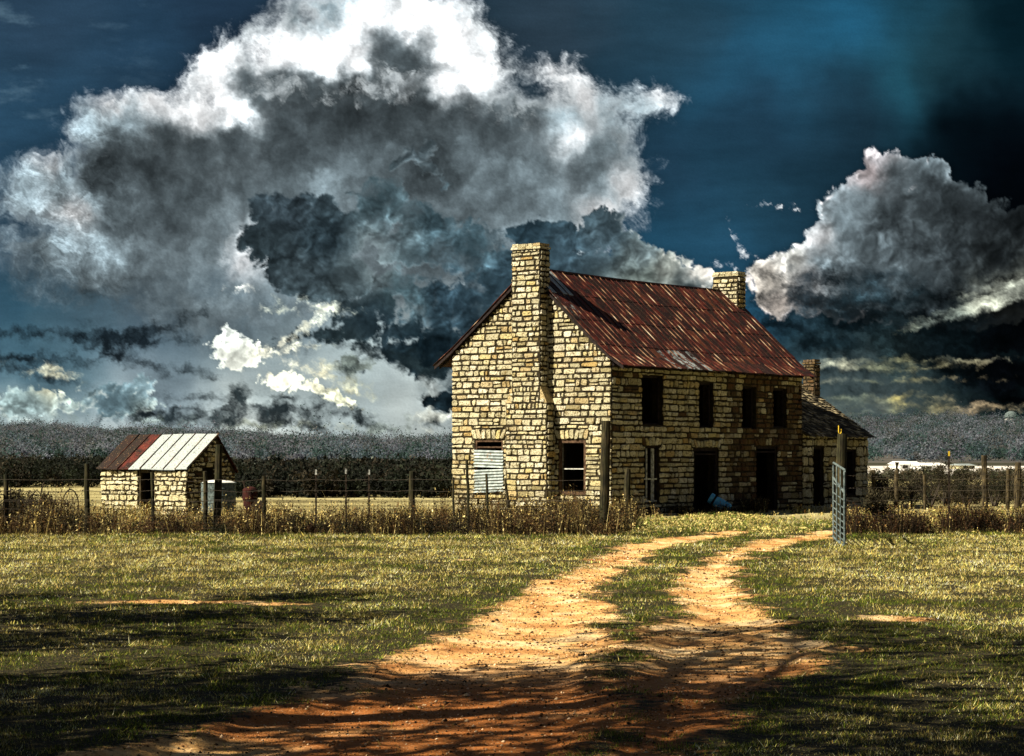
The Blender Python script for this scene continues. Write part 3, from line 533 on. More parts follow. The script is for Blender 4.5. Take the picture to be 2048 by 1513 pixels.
def lay(mb, o, u, nrm, L, top, opens=(), joint=.044, stainf=None, hmin=.125, hmax=.245, wmin=.20, wmax=.64, mi=0, z0=-.1, a0=0.0, rough=1.0, zmax=None, prot=.03):
    """courses of rough blocks over a wall face; top(a) gives its height; arches are soldier courses over openings"""
    zmax = zmax or max(top(a0 + (L - a0) * i / 40) for i in range(41)); z = z0
    blocks = [(x0, x1, y0, y1) for x0, x1, y0, y1, *r in opens]
    for op in opens:
        if len(op) > 4 and op[4] > 0:
            x0, x1, y0, y1, hh = op[:5]; blocks.append((x0 - .12, x1 + .12, y1, y1 + hh)); a = x0 - .12; nst = max(4, int((x1 - x0) / .15)); cm = (x0 + x1) / 2
            for i in range(nst):
                b0 = x0 - .12 + (x1 - x0 + .24) * i / nst; b1 = x0 - .12 + (x1 - x0 + .24) * (i + 1) / nst; n0 = len(mb.v)
                stone(mb, o, u, nrm, b0 + .016, b1 - .016, y1 + .03, y1 + hh - .02 + rs.uniform(-.03, .02), stainf(b0, y1) if stainf else 0, mi, prot)
                for k in range(n0, len(mb.v)):
                    v = Vector(mb.v[k]); zz_ = (v.z - y1) / hh - .5; mb.v[k] = tuple(v + u * zz_ * ((b0 + b1) / 2 - cm) * .22)
    while z < zmax:
        h = rs.uniform(hmin, hmax); a = a0 + rs.uniform(-.2, 0); z1 = z + h
        while a < L:
            w = rs.uniform(wmin, wmax) * (1.0 if rs.random() > .18 else .55); b = min(a + w, L)
            if L - b < .12: b = L
            aa = max(a, a0); segs = [(aa, b, z, z1)]
            if top(min(b, L)) < z1 + .02 or top(aa) < z1 + .02: k_ = max(1, round((b - aa) / .16)); segs = [(aa + (b - aa) * i / k_, aa + (b - aa) * (i + 1) / k_, z, z1) for i in range(k_)]
            for (x0, x1, y0, y1) in blocks:
                if z1 > y0 + .04 and z < y1 - .04:
                    ns = []
                    for s0, s1, za, zb in segs:
                        if s1 <= x0 or s0 >= x1: ns.append((s0, s1, za, zb))
                        else:
                            if s0 < x0: ns.append((s0, x0 + joint / 2, za, zb))
                            if s1 > x1: ns.append((x1 - joint / 2, s1, za, zb))
                            m0, m1 = max(s0, x0), min(s1, x1)
                            if zb - y1 > .05: ns.append((m0, m1, y1, zb))
                            elif y0 - za > .05: ns.append((m0, m1, za, y0))
                    segs = ns
            for s0, s1, zz0, zz1 in segs:
                t = min(top(max(s0, a0)), top(s1)); zz1 = min(zz1, t)
                if zz1 - zz0 < .06 or s1 - s0 < .07: continue
                st = stainf((s0 + s1) / 2, (z + z1) / 2) if stainf else 0
                if h > .21 and rs.random() < .22:
                    m = zz0 + (zz1 - zz0) * rs.uniform(.4, .6)
                    stone(mb, o, u, nrm, s0 + joint / 2, s1 - joint / 2, zz0 + joint / 2, m - joint / 3, st, mi, prot, rough)
                    stone(mb, o, u, nrm, s0 + joint / 2, s1 - joint / 2, m + joint / 3, zz1 - joint / 2, st, mi, prot, rough)
                else:
                    stone(mb, o, u, nrm, s0 + joint / 2, s1 - joint / 2, zz0 + joint / 2, zz1 - joint / 2, st, mi, prot, rough)
            a = b
        z = z1
def core(mb, o, u, nrm, L, top, opens, thick=.42, a0=0.0, z0=-.3, mi=1, zrect=None):
    """the solid wall behind the stones, with its openings left open; gable top cut to the roof line"""
    A = sorted({a0, L, *[v for op in opens for v in op[:2]]}); knots = [k for k in getattr(top, 'knots', []) if a0 < k < L]
    A = sorted(set(A) | set(knots))
    for i in range(len(A) - 1):
        x0, x1 = A[i], A[i + 1]
        if x1 - x0 < 1e-4: continue
        xm = (x0 + x1) / 2; spans = []; z = z0
        for op in sorted([op for op in opens if op[0] < xm < op[1]], key=lambda q: q[2]):
            if op[2] > z: spans.append((z, op[2], None))
            z = op[3]
        spans.append((z, None, True))
        for s0, s1, t in spans:
            t0, t1 = (top(x0 + 1e-4), top(x1 - 1e-4)) if t else (s1, s1)
            r = [(x0, s0), (x1, s0), (x1, t1), (x0, t0)]
            fr = [o + u * a + UP * z for a, z in r]; bk = [p - nrm * thick for p in fr]
            if (u.cross(UP)).dot(nrm) < 0: fr.reverse(); bk.reverse()
            mb.solid(bk, fr, mi)
def profile(pts):
    xs = [p[0] for p in pts]; ys = [p[1] for p in pts]
    f = lambda a: float(np.interp(a, xs, ys)); f.knots = xs; f.pts = pts; return f
def frame(mb, o, u, nrm, op, w=.06, d=.07, inset=.12, sill=False, mi=0):
    x0, x1, z0, z1 = op[:4]; i0, i1 = -inset - d, -inset
    mb.box(o, u, nrm, UP, x0, x0 + w, i0, i1, z0, z1, mi); mb.box(o, u, nrm, UP, x1 - w, x1, i0, i1, z0, z1, mi)
    mb.box(o, u, nrm, UP, x0 + w, x1 - w, i0, i1, z1 - w, z1, mi)
    if sill: mb.box(o, u, nrm, UP, x0 + w, x1 - w, i0, i1, z0, z0 + w, mi)
# ---------------------------------------------------------------- the farmhouse
house = thing('stone_house', 'two-storey limestone farmhouse with rusty metal roof and empty dark openings', 'house', HC)
gn = -FDIR; fn_ = -GDIR                                            # outward normals of gable and front
GW = along(HC, GDIR, 905); FL = 12.1; MID = GW / 2
RZ = 7.85
front = [(0, RZ), (1.5, 6.50), (2.6, 5.50), (MID, 5.05), (MID + .55, 4.70)]
back = [(0, RZ), (1.5, 6.62), (MID, 5.33), (MID + .66, 4.86)]
def roofz(w):                                                       # height over the depth of the house, w = 0 at the front wall
    return float(np.interp(MID - w, [p[0] for p in front], [p[1] for p in front])) if w < MID else float(np.interp(w - MID, [p[0] for p in back], [p[1] for p in back]))
gt = lambda a: roofz(min(max(a, 0), GW)) - .08
gt.knots = sorted({0, MID, GW, *[MID - p[0] for p in front[1:-1]], *[MID + p[0] for p in back[1:-1]]})
G1 = opening(HC, GDIR, 950, 1006, 880, 986); G2 = opening(HC, GDIR, 1117, 1172, 880, 990)
mb = MB()
clx = [along(HC + gn * .42, GDIR, q) for q in (1024, 1080, 1012, 1094)]
lay(mb, HC, GDIR, gn, GW + .02, gt, [(*G1, .36), (*G2, .34), ], a0=-.03)
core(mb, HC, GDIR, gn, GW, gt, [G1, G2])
gw = mb.build('gable_wall', [M['stone'], M['mortar']], house, attr='stain')
ft = profile([(0, 4.95), (FL, 4.95)])
OPF = {'U1': opening(HC, FDIR, 1283, 1326, 752, 850), 'U2': opening(HC, FDIR, 1397, 1427, 766, 855), 'U3': opening(HC, FDIR, 1484, 1512, 774, 858), 'U4': opening(HC, FDIR, 1546, 1574, 778, 856),
       'L1': opening(HC, FDIR, 1288, 1319, 893, 1006), 'D1': opening(HC, FDIR, 1386, 1437, 897, 1022, 0.02), 'D2': opening(HC, FDIR, 1512, 1555, 893, 1020, 0.02)}
ST = along(HC, FDIR, 1453)
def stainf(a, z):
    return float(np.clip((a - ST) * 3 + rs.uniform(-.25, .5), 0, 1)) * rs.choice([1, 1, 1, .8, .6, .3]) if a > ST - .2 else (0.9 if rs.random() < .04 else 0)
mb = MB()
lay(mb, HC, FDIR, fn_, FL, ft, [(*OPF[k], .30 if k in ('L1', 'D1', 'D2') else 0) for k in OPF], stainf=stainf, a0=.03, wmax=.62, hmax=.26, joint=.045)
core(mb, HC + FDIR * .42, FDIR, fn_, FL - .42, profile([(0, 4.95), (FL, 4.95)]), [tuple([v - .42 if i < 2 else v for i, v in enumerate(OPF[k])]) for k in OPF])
mb.box(HC, FDIR, fn_, UP, .02, FL - .02, .035, .11, 4.70, 4.93, 2)  # dark strip put under the eave in place of its shadow
mb.build('front_wall', [M['stone'], M['mortar'], M['darkwood_and_shade']], house, attr='stain')
mb = MB(); HB = HC + GDIR * GW
core(mb, HB + FDIR * .42, FDIR, GDIR, FL - .42, profile([(0, 5.2), (FL, 5.2)]), [])
mb.build('back_wall', [M['stone'], M['mortar']], house, attr='stain')
mb = MB(); HF = HC + FDIR * FL
lay(mb, HF, GDIR, FDIR, GW, gt, z0=2.2); core(mb, HF - FDIR * .003, GDIR, FDIR, GW, gt, [])
mb.build('far_gable_wall', [M['stone'], M['mortar']], house, attr='stain')
# floor and upper floor inside, so that the openings look into dark rooms
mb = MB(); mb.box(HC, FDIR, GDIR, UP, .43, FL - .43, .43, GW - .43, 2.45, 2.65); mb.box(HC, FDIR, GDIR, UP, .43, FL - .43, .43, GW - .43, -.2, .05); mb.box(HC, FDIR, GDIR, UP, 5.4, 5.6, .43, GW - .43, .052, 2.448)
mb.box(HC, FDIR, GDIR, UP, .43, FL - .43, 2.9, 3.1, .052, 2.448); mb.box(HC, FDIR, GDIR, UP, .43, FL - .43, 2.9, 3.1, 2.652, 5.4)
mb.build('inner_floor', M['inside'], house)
# chimneys
def chimney(name, o, x0, x1, y0, y1, z0, z1, lower=None, parent=None, cap=True, stn=0.0):
    """x along the gable, y outward; lower = (x0, x1, z_shoulder0, z_shoulder1)"""
    mb = MB(); u, nn = GDIR, gn
    mb.box(o, u, nn, UP, x0, x1, y0, y1, z0, z1, 1)
    zb = z0
    if lower:
        lx0, lx1, zs0, zs1 = lower
        mb.box(o, u, nn, UP, lx0, lx1, .003, y1 - .003, z0, zs0, 1)
        r0 = [o + u * lx0 + nn * .003 + UP * zs0, o + u * lx1 + nn * .003 + UP * zs0, o + u * lx1 + nn * (y1 - .003) + UP * zs0, o + u * lx0 + nn * (y1 - .003) + UP * zs0]
        r1 = [o + u * (x0 - .002) + nn * .003 + UP * zs1, o + u * (x1 + .002) + nn * .003 + UP * zs1, o + u * (x1 + .002) + nn * (y1 - .003) + UP * zs1, o + u * (x0 - .002) + nn * (y1 - .003) + UP * zs1]
        mb.solid(r0, r1, 0)
        lay(mb, o + nn * y1 + u * lx0, u, nn, lx1 - lx0, lambda a: zs0, z0=-.05, wmin=.2, wmax=.5, hmax=.23)
        for sgn, xx in ((-1, lx0), (1, lx1)):
            lay(mb, o + u * xx + nn * .02, nn, u * sgn, y1 - .02, lambda a: zs0, z0=-.05, wmin=.2, wmax=.35)
        W = x1 - x0
        lay(mb, o + nn * y1 + u * lx0, u, nn, lx1 - lx0, profile([(0, zs0), (x0 - lx0, zs1), (x1 - lx0, zs1), (lx1 - lx0, zs0)]), z0=zs0, wmin=.2, wmax=.45, zmax=zs1); zb = zs1
    tp = lambda a: z1
    lay(mb, o + nn * y1 + u * x0, u, nn, x1 - x0, tp, z0=zb, wmin=.2, wmax=.48, hmin=.12, hmax=.2)
    lay(mb, o + nn * y0 + u * x0, u, -nn, x1 - x0, tp, z0=max(zb, 6.8 if z1 > 7 else z0), wmin=.2, wmax=.48)
    for sgn, xx in ((-1, x0), (1, x1)):
        lay(mb, o + u * xx + nn * y0, nn, u * sgn, y1 - y0, tp, z0=zb, wmin=.18, wmax=.32, hmin=.12, hmax=.2)
    if cap:
        for i in range(2):
            zc = z1 + .02 + i * .09; e = .035 - .03 * i; k = 4; 
            for j in range(k):
                xa = x0 - e + (x1 - x0 + 2 * e) * j / k; xb = x0 - e + (x1 - x0 + 2 * e) * (j + 1) / k
                mb.box(o, u, nn, UP, xa + .012, xb - .012, y0 - e, y1 + e, zc, zc + .075 + rs.uniform(-.01, .02), 0)
    if stn: mb.at = [stn] * len(mb.at)
    return mb.build(name, [M['stone'], M['mortar']], parent, attr='stain')
chimney('chimney', HC, clx[1], clx[0], -.10, .42, 0, zat(500, 68.4), (clx[3], clx[2], zat(805, 67.6), zat(772, 67.6)), house)
cfx = [along(HC + FDIR * 11.75, GDIR, q) for q in (1428, 1478)]
chimney('chimney', HC + FDIR * 12.1, cfx[1], cfx[0], -.10, .42, 5.5, zat(556, 78.4), None, house)
# the metal roof: ribbed sheets in three overlapping rows, a few of them still bright zinc
def metal_roof(name, o, uf, ud, pts, L0, L1, pitch, mats, parent, zfn, rows=3, ribh=.022, ribw=.035, thick=.02, sag=0.0, jit=.0):
    """o + uf*l + ud*d; pts = [(d, z)] from ridge to eave"""
    mb = MB(); ds = [p[0] for p in pts]; zs = [p[1] for p in pts]; D = ds[-1]
    def S(l, d, up=0.0):
        z = np.interp(d, ds, zs) - sag * math.sin(math.pi * (l - L0) / (L1 - L0)) * (1 - .6 * d / D) + .018 * math.sin(l * 1.7 + d) * math.sin(d * 2.1 + l)
        sl = (np.interp(d + .01, ds, zs) - np.interp(d - .01, ds, zs)) / .02; nn = Vector((0, 0, 1)) - ud * sl * 1.0; nn.normalize()
        return o + uf * l + ud * d + UP * z + nn * up
    n = int(round((L1 - L0) / pitch)); pw = (L1 - L0) / n
    seams = [i * D / rows for i in range(rows + 1)]
    for r in range(rows):
        for i in range(n):
            l0 = L0 + i * pw; l1 = l0 + pw; d0 = max(0, seams[r] - .06); d1 = seams[r + 1] + (rs.uniform(-.03, .05) if r == rows - 1 else rs.uniform(-.01, .01)); up = .012 * (rows - r) + .003 * (i % 2) + rs.uniform(0, .004)
            kn = [d0] + [q for q in ds if d0 + .05 < q < d1 - .05] + [d1]
            zc = zfn(i, n, r)
            for k in range(len(kn) - 1):
                a, b = kn[k], kn[k + 1]
                t = [S(l0, a, up), S(l1, a, up), S(l1, b, up), S(l0, b, up)]; bt = [p - UP * thick for p in t]
                if (t[1] - t[0]).cross(t[2] - t[1]).z < 0: t.reverse(); bt.reverse()
                mb.solid(bt, t, 0, zc)
                if rs.random() > .06:
                    w = ribw * rs.uniform(.7, 1.2); q = [S(l0 - w / 2, a, up + .002), S(l0 + w / 2, a, up + .002), S(l0 + w / 2, b, up + .002), S(l0 - w / 2, b, up + .002)]
                    q2 = [S(l0 - w / 4, a, up + ribh), S(l0 + w / 4, a, up + ribh), S(l0 + w / 4, b, up + ribh), S(l0 - w / 4, b, up + ribh)]
                    if (q[1] - q[0]).cross(q[2] - q[1]).z < 0: q.reverse(); q2.reverse()
                    mb.solid(q, q2, 1, zc)
    return mb.build(name, mats, parent, attr='zinc')
OR = HC + GDIR * MID
def zf(i, n, r):
    f = i / n
    if r == 0 and f < .11: return .66 if rs.random() < .5 else .2
    if r == 3 and .22 < f < .42: return .56 if rs.random() < .7 else .3 if rs.random() < .55 else .1
    if r == 1 and i < 2: return .45
    return 0.0 if rs.random() > .05 else .32
roof = metal_roof('roof', OR, FDIR, -GDIR, front, -.14, FL + .14, .31, [M['rust'], M['rib']], house, zf, rows=4, sag=.05)
metal_roof('back_roof', OR, FDIR, GDIR, back, -.14, FL + .14, .45, [M['rust'], M['rib']], house, lambda i, n, r: 0, rows=2, sag=.05)
mb = MB(); mb.tube([OR + FDIR * (.25 + (FL - .35) * i / 12) + UP * (RZ + .035 - .05 * math.sin(math.pi * i / 12)) for i in range(13)], .06, 6, a=.1); mb.build('ridge_cap', M['rust'], roof, attr='zinc')
# barge boards, fascia and rafter feet
def board(mb, pts, drop, out, nrm, t=.03, mi=0):
    for a, b in zip(pts, pts[1:]):
        mb.solid([a - UP * drop, b - UP * drop, b, a], [q + nrm * t for q in (a - UP * drop, b - UP * drop, b, a)], mi)
mb = MB()
for prof, dr in ((front, -GDIR), (back, GDIR)):
    pts = [OR + dr * d + UP * (z - .035) + gn * .10 for d, z in prof]; board(mb, pts, .09, 0, gn)
    for q in range(16):
        l = .1 + q * (FL - .2) / 15; d0, d1 = prof[-2][0] - .2, prof[-1][0] - .03
        z0_, z1_ = np.interp(d0, [p[0] for p in prof], [p[1] for p in prof]), np.interp(d1, [p[0] for p in prof], [p[1] for p in prof])
        a = OR + dr * d0 + FDIR * l; b = OR + dr * d1 + FDIR * l
        mb.solid([a + UP * (z0_ - .15), a + UP * (z0_ - .15) + FDIR * .05, a + UP * (z0_ - .04) + FDIR * .05, a + UP * (z0_ - .04)], [b + UP * (z1_ - .12), b + UP * (z1_ - .12) + FDIR * .05, b + UP * (z1_ - .04) + FDIR * .05, b + UP * (z1_ - .04)], 0)
mb.build('eave_timber', M['darkwood_and_shade'], house)
# windows and doors
def bars(mb, o, u, nrm, op, vs_=(), hs=(), w=.03, i0=-.16, i1=-.13, mi=0):
    x0, x1, z0, z1 = op[:4]
    for t in vs_: xm = x0 + (x1 - x0) * t; mb.box(o, u, nrm, UP, xm - w / 2, xm + w / 2, i0, i1, z0 + .02, z1 - .07, mi)
    for t in hs: zm = z0 + (z1 - z0) * t; mb.box(o, u, nrm, UP, x0 + .061, x1 - .061, i0 - .004, i1 + .004, zm - w / 2, zm + w / 2, mi)
def sheet(op, za, zb, parent, tilt=0, xa=.03, xb=.03, name='metal_sheet'):
    """corrugated sheet nailed over part of an opening, ridges running across"""
    mb = MB(); x0, x1 = op[0] - xa, op[1] + xb; n = max(8, int((zb - za) / .024)); rows = []
    for i in range(n + 1):
        z = za + (zb - za) * i / n; dpt = .022 * math.cos(i * math.pi / 2) + .035
        rows.append([HC + GDIR * (x0 + (x1 - x0) * t) + gn * (dpt + .012 * math.sin(t * 3 + i * .1)) + UP * (z + tilt * (t - .5)) for t in (0, .2, .4, .6, .8, 1)])
    for a, b in zip(rows, rows[1:]):
        for k in range(5): mb.poly([a[k], a[k + 1], b[k + 1], b[k]][::-1])
    o = mb.build(name, M['zinc'], parent); s = o.modifiers.new('thickness', 'SOLIDIFY'); s.thickness = .004; return o
mb = MB(); frame(mb, HC, GDIR, gn, G1, inset=.02, w=.07, sill=True); bars(mb, HC, GDIR, gn, G1, (), (.86,), i0=-.09, i1=-.03, w=.05); w1 = mb.build('window', M['brownframe'], house)
tag(w1, 'boarded gable window patched with corrugated sheets')
zt = G1[3] - G1[2]
sheet(G1, G1[2] + zt * .48, G1[2] + zt * .80, w1, .03); sheet(G1, G1[2] + .02, G1[2] + zt * .44, w1, -.05)
mb = MB(); frame(mb, HC, GDIR, gn, G2, w=.10, inset=.02, sill=True); w2 = mb.build('window', M['brownframe'], house)
mb = MB(); bars(mb, HC, GDIR, gn, G2, (.13, .93), (.47, .965), i0=-.13, i1=-.10, w=.035); mb.build('sash', M['paint'], w2)
for k in ('U1', 'U2', 'U3', 'U4'):
    mb = MB(); frame(mb, HC, FDIR, fn_, OPF[k], w=.06, sill=True, inset=.14); mb.build('window', M['darkwood_and_shade'], house)
mb = MB(); frame(mb, HC, FDIR, fn_, OPF['L1'], w=.05, sill=True, inset=.10); w3 = mb.build('window', M['darkwood_and_shade'], house)
mb = MB(); bars(mb, HC, FDIR, fn_, OPF['L1'], (.28, .62, .72), (.42, .03), i0=-.10, i1=-.06, w=.045); mb.build('sash', M['paint'], w3)
for k in ('D1', 'D2'):
    mb = MB(); frame(mb, HC, FDIR, fn_, OPF[k], w=.09, inset=.06); x0, x1, z0_, z1_ = OPF[k]
    mb.box(HC, FDIR, fn_, UP, x0 + .09, x1 - .09, -.12, -.07, z1_ - .22, z1_ - .17); mb.build('door_frame', M['darkwood_and_shade'], house)
mb = MB(); mb.box(HC, FDIR, fn_, UP, along(HC, FDIR, 1604), along(HC, FDIR, 1664), .12, .95, -.05, .09); mb.build('doorstep', M['stone_pale'], house, attr='stain')
mb = MB(); mb.box(HC, FDIR, fn_, UP, along(HC, FDIR, 1300), along(HC, FDIR, 1350), .12, .60, -.05, .06); mb.build('doorstep', M['stone_pale'], house, attr='stain')
# the lower kitchen wing against the far gable
wing = house
WE = along(HC, FDIR, 1735); WD = 2.75; WRZ = 4.62; WO = HC + FDIR * (FL + .02)
wt = profile([(0, 2.78), (WE - FL, 2.78)])
OW = [opening(HC, FDIR, 1625, 1647, 895, 1020, .10), opening(HC, FDIR, 1691, 1711, 900, 990)]
OW = [(a - FL - .02, b - FL - .02, c, d) for a, b, c, d in OW]
mb = MB(); WL = WE - FL - .02
lay(mb, WO, FDIR, fn_, WL + .03, wt, [(*OW[0], 0), (*OW[1], 0)], a0=.02, wmin=.28, wmax=.6, hmin=.2, hmax=.36, joint=.05, rough=1.5)
core(mb, WO, FDIR, fn_, WL - .42, wt, OW); mb.build('wing_wall', [M['stone'], M['mortar']], wing, attr='stain')
mb = MB(); WF = WO + FDIR * WL; wg = profile([(0, 2.75), (WD, WRZ - .08), (2 * WD, 2.75)])
lay(mb, WF, GDIR, FDIR, 2 * WD, wg); core(mb, WF, GDIR, FDIR, 2 * WD, wg, []); mb.build('wing_gable_wall', [M['stone'], M['mortar']], wing, attr='stain')
mb = MB(); core(mb, WO + GDIR * 2 * WD, FDIR, GDIR, WL - .42, wt, []); mb.build('wing_back_wall', [M['stone'], M['mortar']], wing, attr='stain')
mb = MB(); frame(mb, WO, FDIR, fn_, OW[0], w=.07, inset=.08); mb.build('door_frame', M['darkwood_and_shade'], wing)
mb = MB(); frame(mb, WO, FDIR, fn_, OW[1], w=.06, inset=.08, sill=True); mb.build('window', M['darkwood_and_shade'], wing)
def shingles(name, o, uf, ud, rz, run, ez, L0, L1, parent, course=.16):
    mb = MB(); sl = (rz - ez) / run; nn = (UP + ud * sl).normalized(); dn = (ud - UP * sl).normalized(); T = math.hypot(run, rz - ez); n = int(T / course)
    R0 = o + UP * rz
    mb.solid([R0 + uf * L0 - nn * .06, R0 + uf * L1 - nn * .06, R0 + uf * L1 + dn * T - nn * .06, R0 + uf * L0 + dn * T - nn * .06], [R0 + uf * L0, R0 + uf * L1, R0 + uf * L1 + dn * T, R0 + uf * L0 + dn * T])
    for i in range(n + 1):
        l = L0 + rs.uniform(-.1, 0)
        while l < L1:
            w = rs.uniform(.09, .22); a = max(l, L0); b = min(l + w - .008, L1 + .02); l += w
            if b - a < .03 or rs.random() < .05: continue
            s0 = i * course + rs.uniform(-.015, .015); s1 = s0 + course * 1.25 + rs.uniform(-.02, .05); u0 = .004; u1 = .022 + rs.uniform(0, .03)
            q = lambda l_, s_, u_: R0 + uf * l_ + dn * s_ + nn * u_
            t = [q(a, s0, u0 + .012), q(b, s0, u0 + .012), q(b, s1, u1 + .012), q(a, s1, u1 + .012)]; bt = [q(a, s0, u0), q(b, s0, u0), q(b, s1, u1), q(a, s1, u1)]
            if (t[1] - t[0]).cross(t[2] - t[1]).dot(nn) < 0: t.reverse(); bt.reverse()
            mb.solid(bt, t)
    return mb.build(name, M['shingle'], parent)
WR = WO + GDIR * WD
shingles('shingle_roof', WR, FDIR, -GDIR, WRZ, WD + .20, 2.64, .02, WL - .02, wing)
shingles('shingle_back_roof', WR, FDIR, GDIR, WRZ, WD + .28, 2.62, .02, WL + .12, wing, .3)
mb = MB(); k = along(WO + FDIR * (WL - .4), GDIR, 1632), along(WO + FDIR * (WL - .4), GDIR, 1604)
chimney('chimney', WO + FDIR * WL, k[0] + .05, k[1] - .05, 0, .40, 2.9, zat(728, 81), None, wing, stn=.75)
adopt(house)
# ---------------------------------------------------------------- the small outbuilding
SC = Vector((at(373, 65.5), 65.5, 0)); SW = along(SC, GDIR, 203); SD = 2.1; SA = 1.27; SR = 2.56; SE = 1.50
shed = thing('stone_shed', 'small limestone outbuilding with half rusty half bright metal roof', 'shed', SC)
OD = opening(SC, GDIR, 276, 310, 941, 1036, .02)
mb = MB(); stp = profile([(0, SE), (SW, SE)])
lay(mb, SC, GDIR, gn, SW + .03, stp, [(*OD, 0)], a0=-.03, wmin=.16, wmax=.46, hmin=.11, hmax=.21, joint=.032, rough=1.5)
core(mb, SC, GDIR, gn, SW, stp, [OD], .32); mb.box(HC, FDIR, fn_, UP, .02, FL - .02, .035, .11, 4.70, 4.93, 2)  # the house's eave shade strip drawn a second time
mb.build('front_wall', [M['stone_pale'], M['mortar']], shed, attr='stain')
gpf = profile([(0, SE), (SA, SR - .05), (SD, SE - .1)])
G3 = [opening(SC, FDIR, 405, 428, 936, 990)]
mb = MB()
lay(mb, SC, FDIR, fn_, SD, gpf, [(*G3[0], 0)], a0=.03, wmin=.14, wmax=.36, hmin=.10, hmax=.18, rough=1.7, stainf=lambda a, z: .9 if rs.random() < .12 else 0)
core(mb, SC + FDIR * .32, FDIR, fn_, SD - .32, profile([(0, SE + (SR - .05 - SE) * .32 / SA), (SA - .32, SR - .05), (SD - .32, SE - .1)]), [(a - .32, b - .32, c, d) for a, b, c, d in G3], .32)
mb.build('gable_wall', [M['stone'], M['mortar']], shed, attr='stain')
mb = MB(); core(mb, SC + GDIR * SW + FDIR * .32, FDIR, GDIR, SD - .32, profile([(0, SE + (SR - .05 - SE) * .32 / SA), (SA - .32, SR - .05), (SD - .32, SE - .1)]), [], .32); mb.build('far_gable_wall', [M['stone'], M['mortar']], shed, attr='stain')
mb = MB(); core(mb, SC + FDIR * SD + GDIR * .33, GDIR, FDIR, SW - .66, profile([(0, SE - .12), (SW, SE - .12)]), [], .3); mb.build('back_wall', [M['stone'], M['mortar']], shed, attr='stain')
mb = MB(); frame(mb, SC, GDIR, gn, OD, w=.08, inset=.03); mb.build('door_frame', M['wood'], shed)
SO = SC + FDIR * SA
sr = metal_roof('roof', SO, GDIR, -FDIR, [(0, SR), (SA + .12, SE - .03)], -.12, SW + .12, .52, [M['rust'], M['rib']], shed, lambda i, n, r: (.70 if i < n * .52 else (0 if i < n * .70 else -1)), rows=1, ribh=.03, ribw=.03)
metal_roof('back_roof', SO, GDIR, FDIR, [(0, SR), (SD - SA + .10, SE - .14)], -.02, SW + .12, .52, [M['rust'], M['rib']], shed, lambda i, n, r: 0, rows=1)
adopt(shed)
# ---------------------------------------------------------------- fences
def post(parent, px, top, D, w, base=None, lean=None, name='post', m='post', capw=None, sides=9):
    """an old post: its top seen at row top, standing at distance D"""
    lean = lean or (rs.uniform(-.05, .05), 0); lean = (lean[0] + rs.uniform(-.03, .03), lean[1]); x = at(px, D); zt = zat(top, D); r = w * .6 / F * D; mb = MB(); pts = []; rad = []
    n = 6; ox = rs.uniform(-.02, .02)
    for i in range(n + 1):
        t = i / n; pts.append((x + lean[0] * t + ox * math.sin(t * 4) + rs.uniform(-.008, .008), D + lean[1] * t + rs.uniform(-.008, .008), -.3 + (zt + .3) * t)); rad.append(r * (1.08 - .16 * t) * rs.uniform(.93, 1.07))
    mb.tube(pts, rad, sides)
    return mb.build(name, M[m], parent)
def steel_post(parent, px, top, D, tip=True):
    x = at(px, D); zt = zat(top, D); mb = MB(); o = Vector((x, D, 0)); X_, Y_ = Vector((1, 0, 0)), Vector((0, 1, 0))
    mb.box(o, X_, Y_, UP, -.022, .022, -.003, .003, -.3, zt); mb.box(o, X_, Y_, UP, -.003, .003, .0035, .035, -.3, zt)
    for k in range(8): mb.box(o, X_, Y_, UP, -.006, .006, -.012, -.0035, .2 + k * .17, .24 + k * .17)
    p = mb.build('steel_post', M['blackmetal'], parent)
    if tip:
        mb = MB(); mb.box(o, X_, Y_, UP, -.024, .024, -.007, -.0032, zt - .12, zt + .002); mb.build('painted_tip', M['paint'] if tip == 1 else M['yellow'], p)
    return p
def strands(parent, pts, hs, sag=.03, r=.005, barbs=True, name='wire'):
    """barbed strands strung between fence posts, one part per strand"""
    for h in hs:
        mb = MB(); path = []
        for (x0, y0), (x1, y1) in zip(pts, pts[1:]):
            L = math.hypot(x1 - x0, y1 - y0); s = sag * rs.uniform(.4, 1.8); m_ = max(2, int(L / .5)); j = rs.uniform(-.02, .02)
            for i in range(m_):
                t = i / m_; path.append((x0 + (x1 - x0) * t, y0 + (y1 - y0) * t, h + j * t - s * 4 * t * (1 - t)))
            if barbs:
                for i in range(int(L / .16)):
                    t = (i + .5) / (L / .16); c = Vector((x0 + (x1 - x0) * t, y0 + (y1 - y0) * t, h + j * t - s * 4 * t * (1 - t)))
                    for _ in range(2):
                        e = Vector((rs.uniform(-1, 1), rs.uniform(-1, 1), rs.uniform(-1, 1))).normalized() * .022; mb.tube([c - e, c + e], .003, 3, cap=False)
        path.append((*pts[-1], h)); mb.tube(path, r, 4); mb.build(name, M['wire'], parent)
FD = lambda px: 53.2 + .0006 * (px - 600)
fence = thing('barbed_wire_fence', 'sagging barbed wire fence on crooked old posts left of the drive', 'fence', (at(600, 53), 53, 0))
PL = [(-60, 930, 8, 0), (12, 950, 9, .03), (172, 928, 9, .02), (305, 945, 6, 0), (408, 943, 8, .02), (433, 890, 13, .04), (528, 952, 7, -.02), (825, 943, 11, 0), (912, 955, 4, -.06), (937, 922, 5, 0), (982, 948, 5, -.14), (1027, 957, 5, -.18)]
for px, top, w, ln in PL: post(fence, px, top, FD(px) + rs.uniform(-.25, .25), w, lean=(ln, 0))
for px, top in ((632, 940), (692, 938), (738, 940)): steel_post(fence, px, top, FD(px) - .1, 1)
line = [(at(px, FD(px) - .12), FD(px) - .12) for px in (-120, 12, 172, 305, 433, 528, 632, 738, 825, 937, 1040, 1207)]
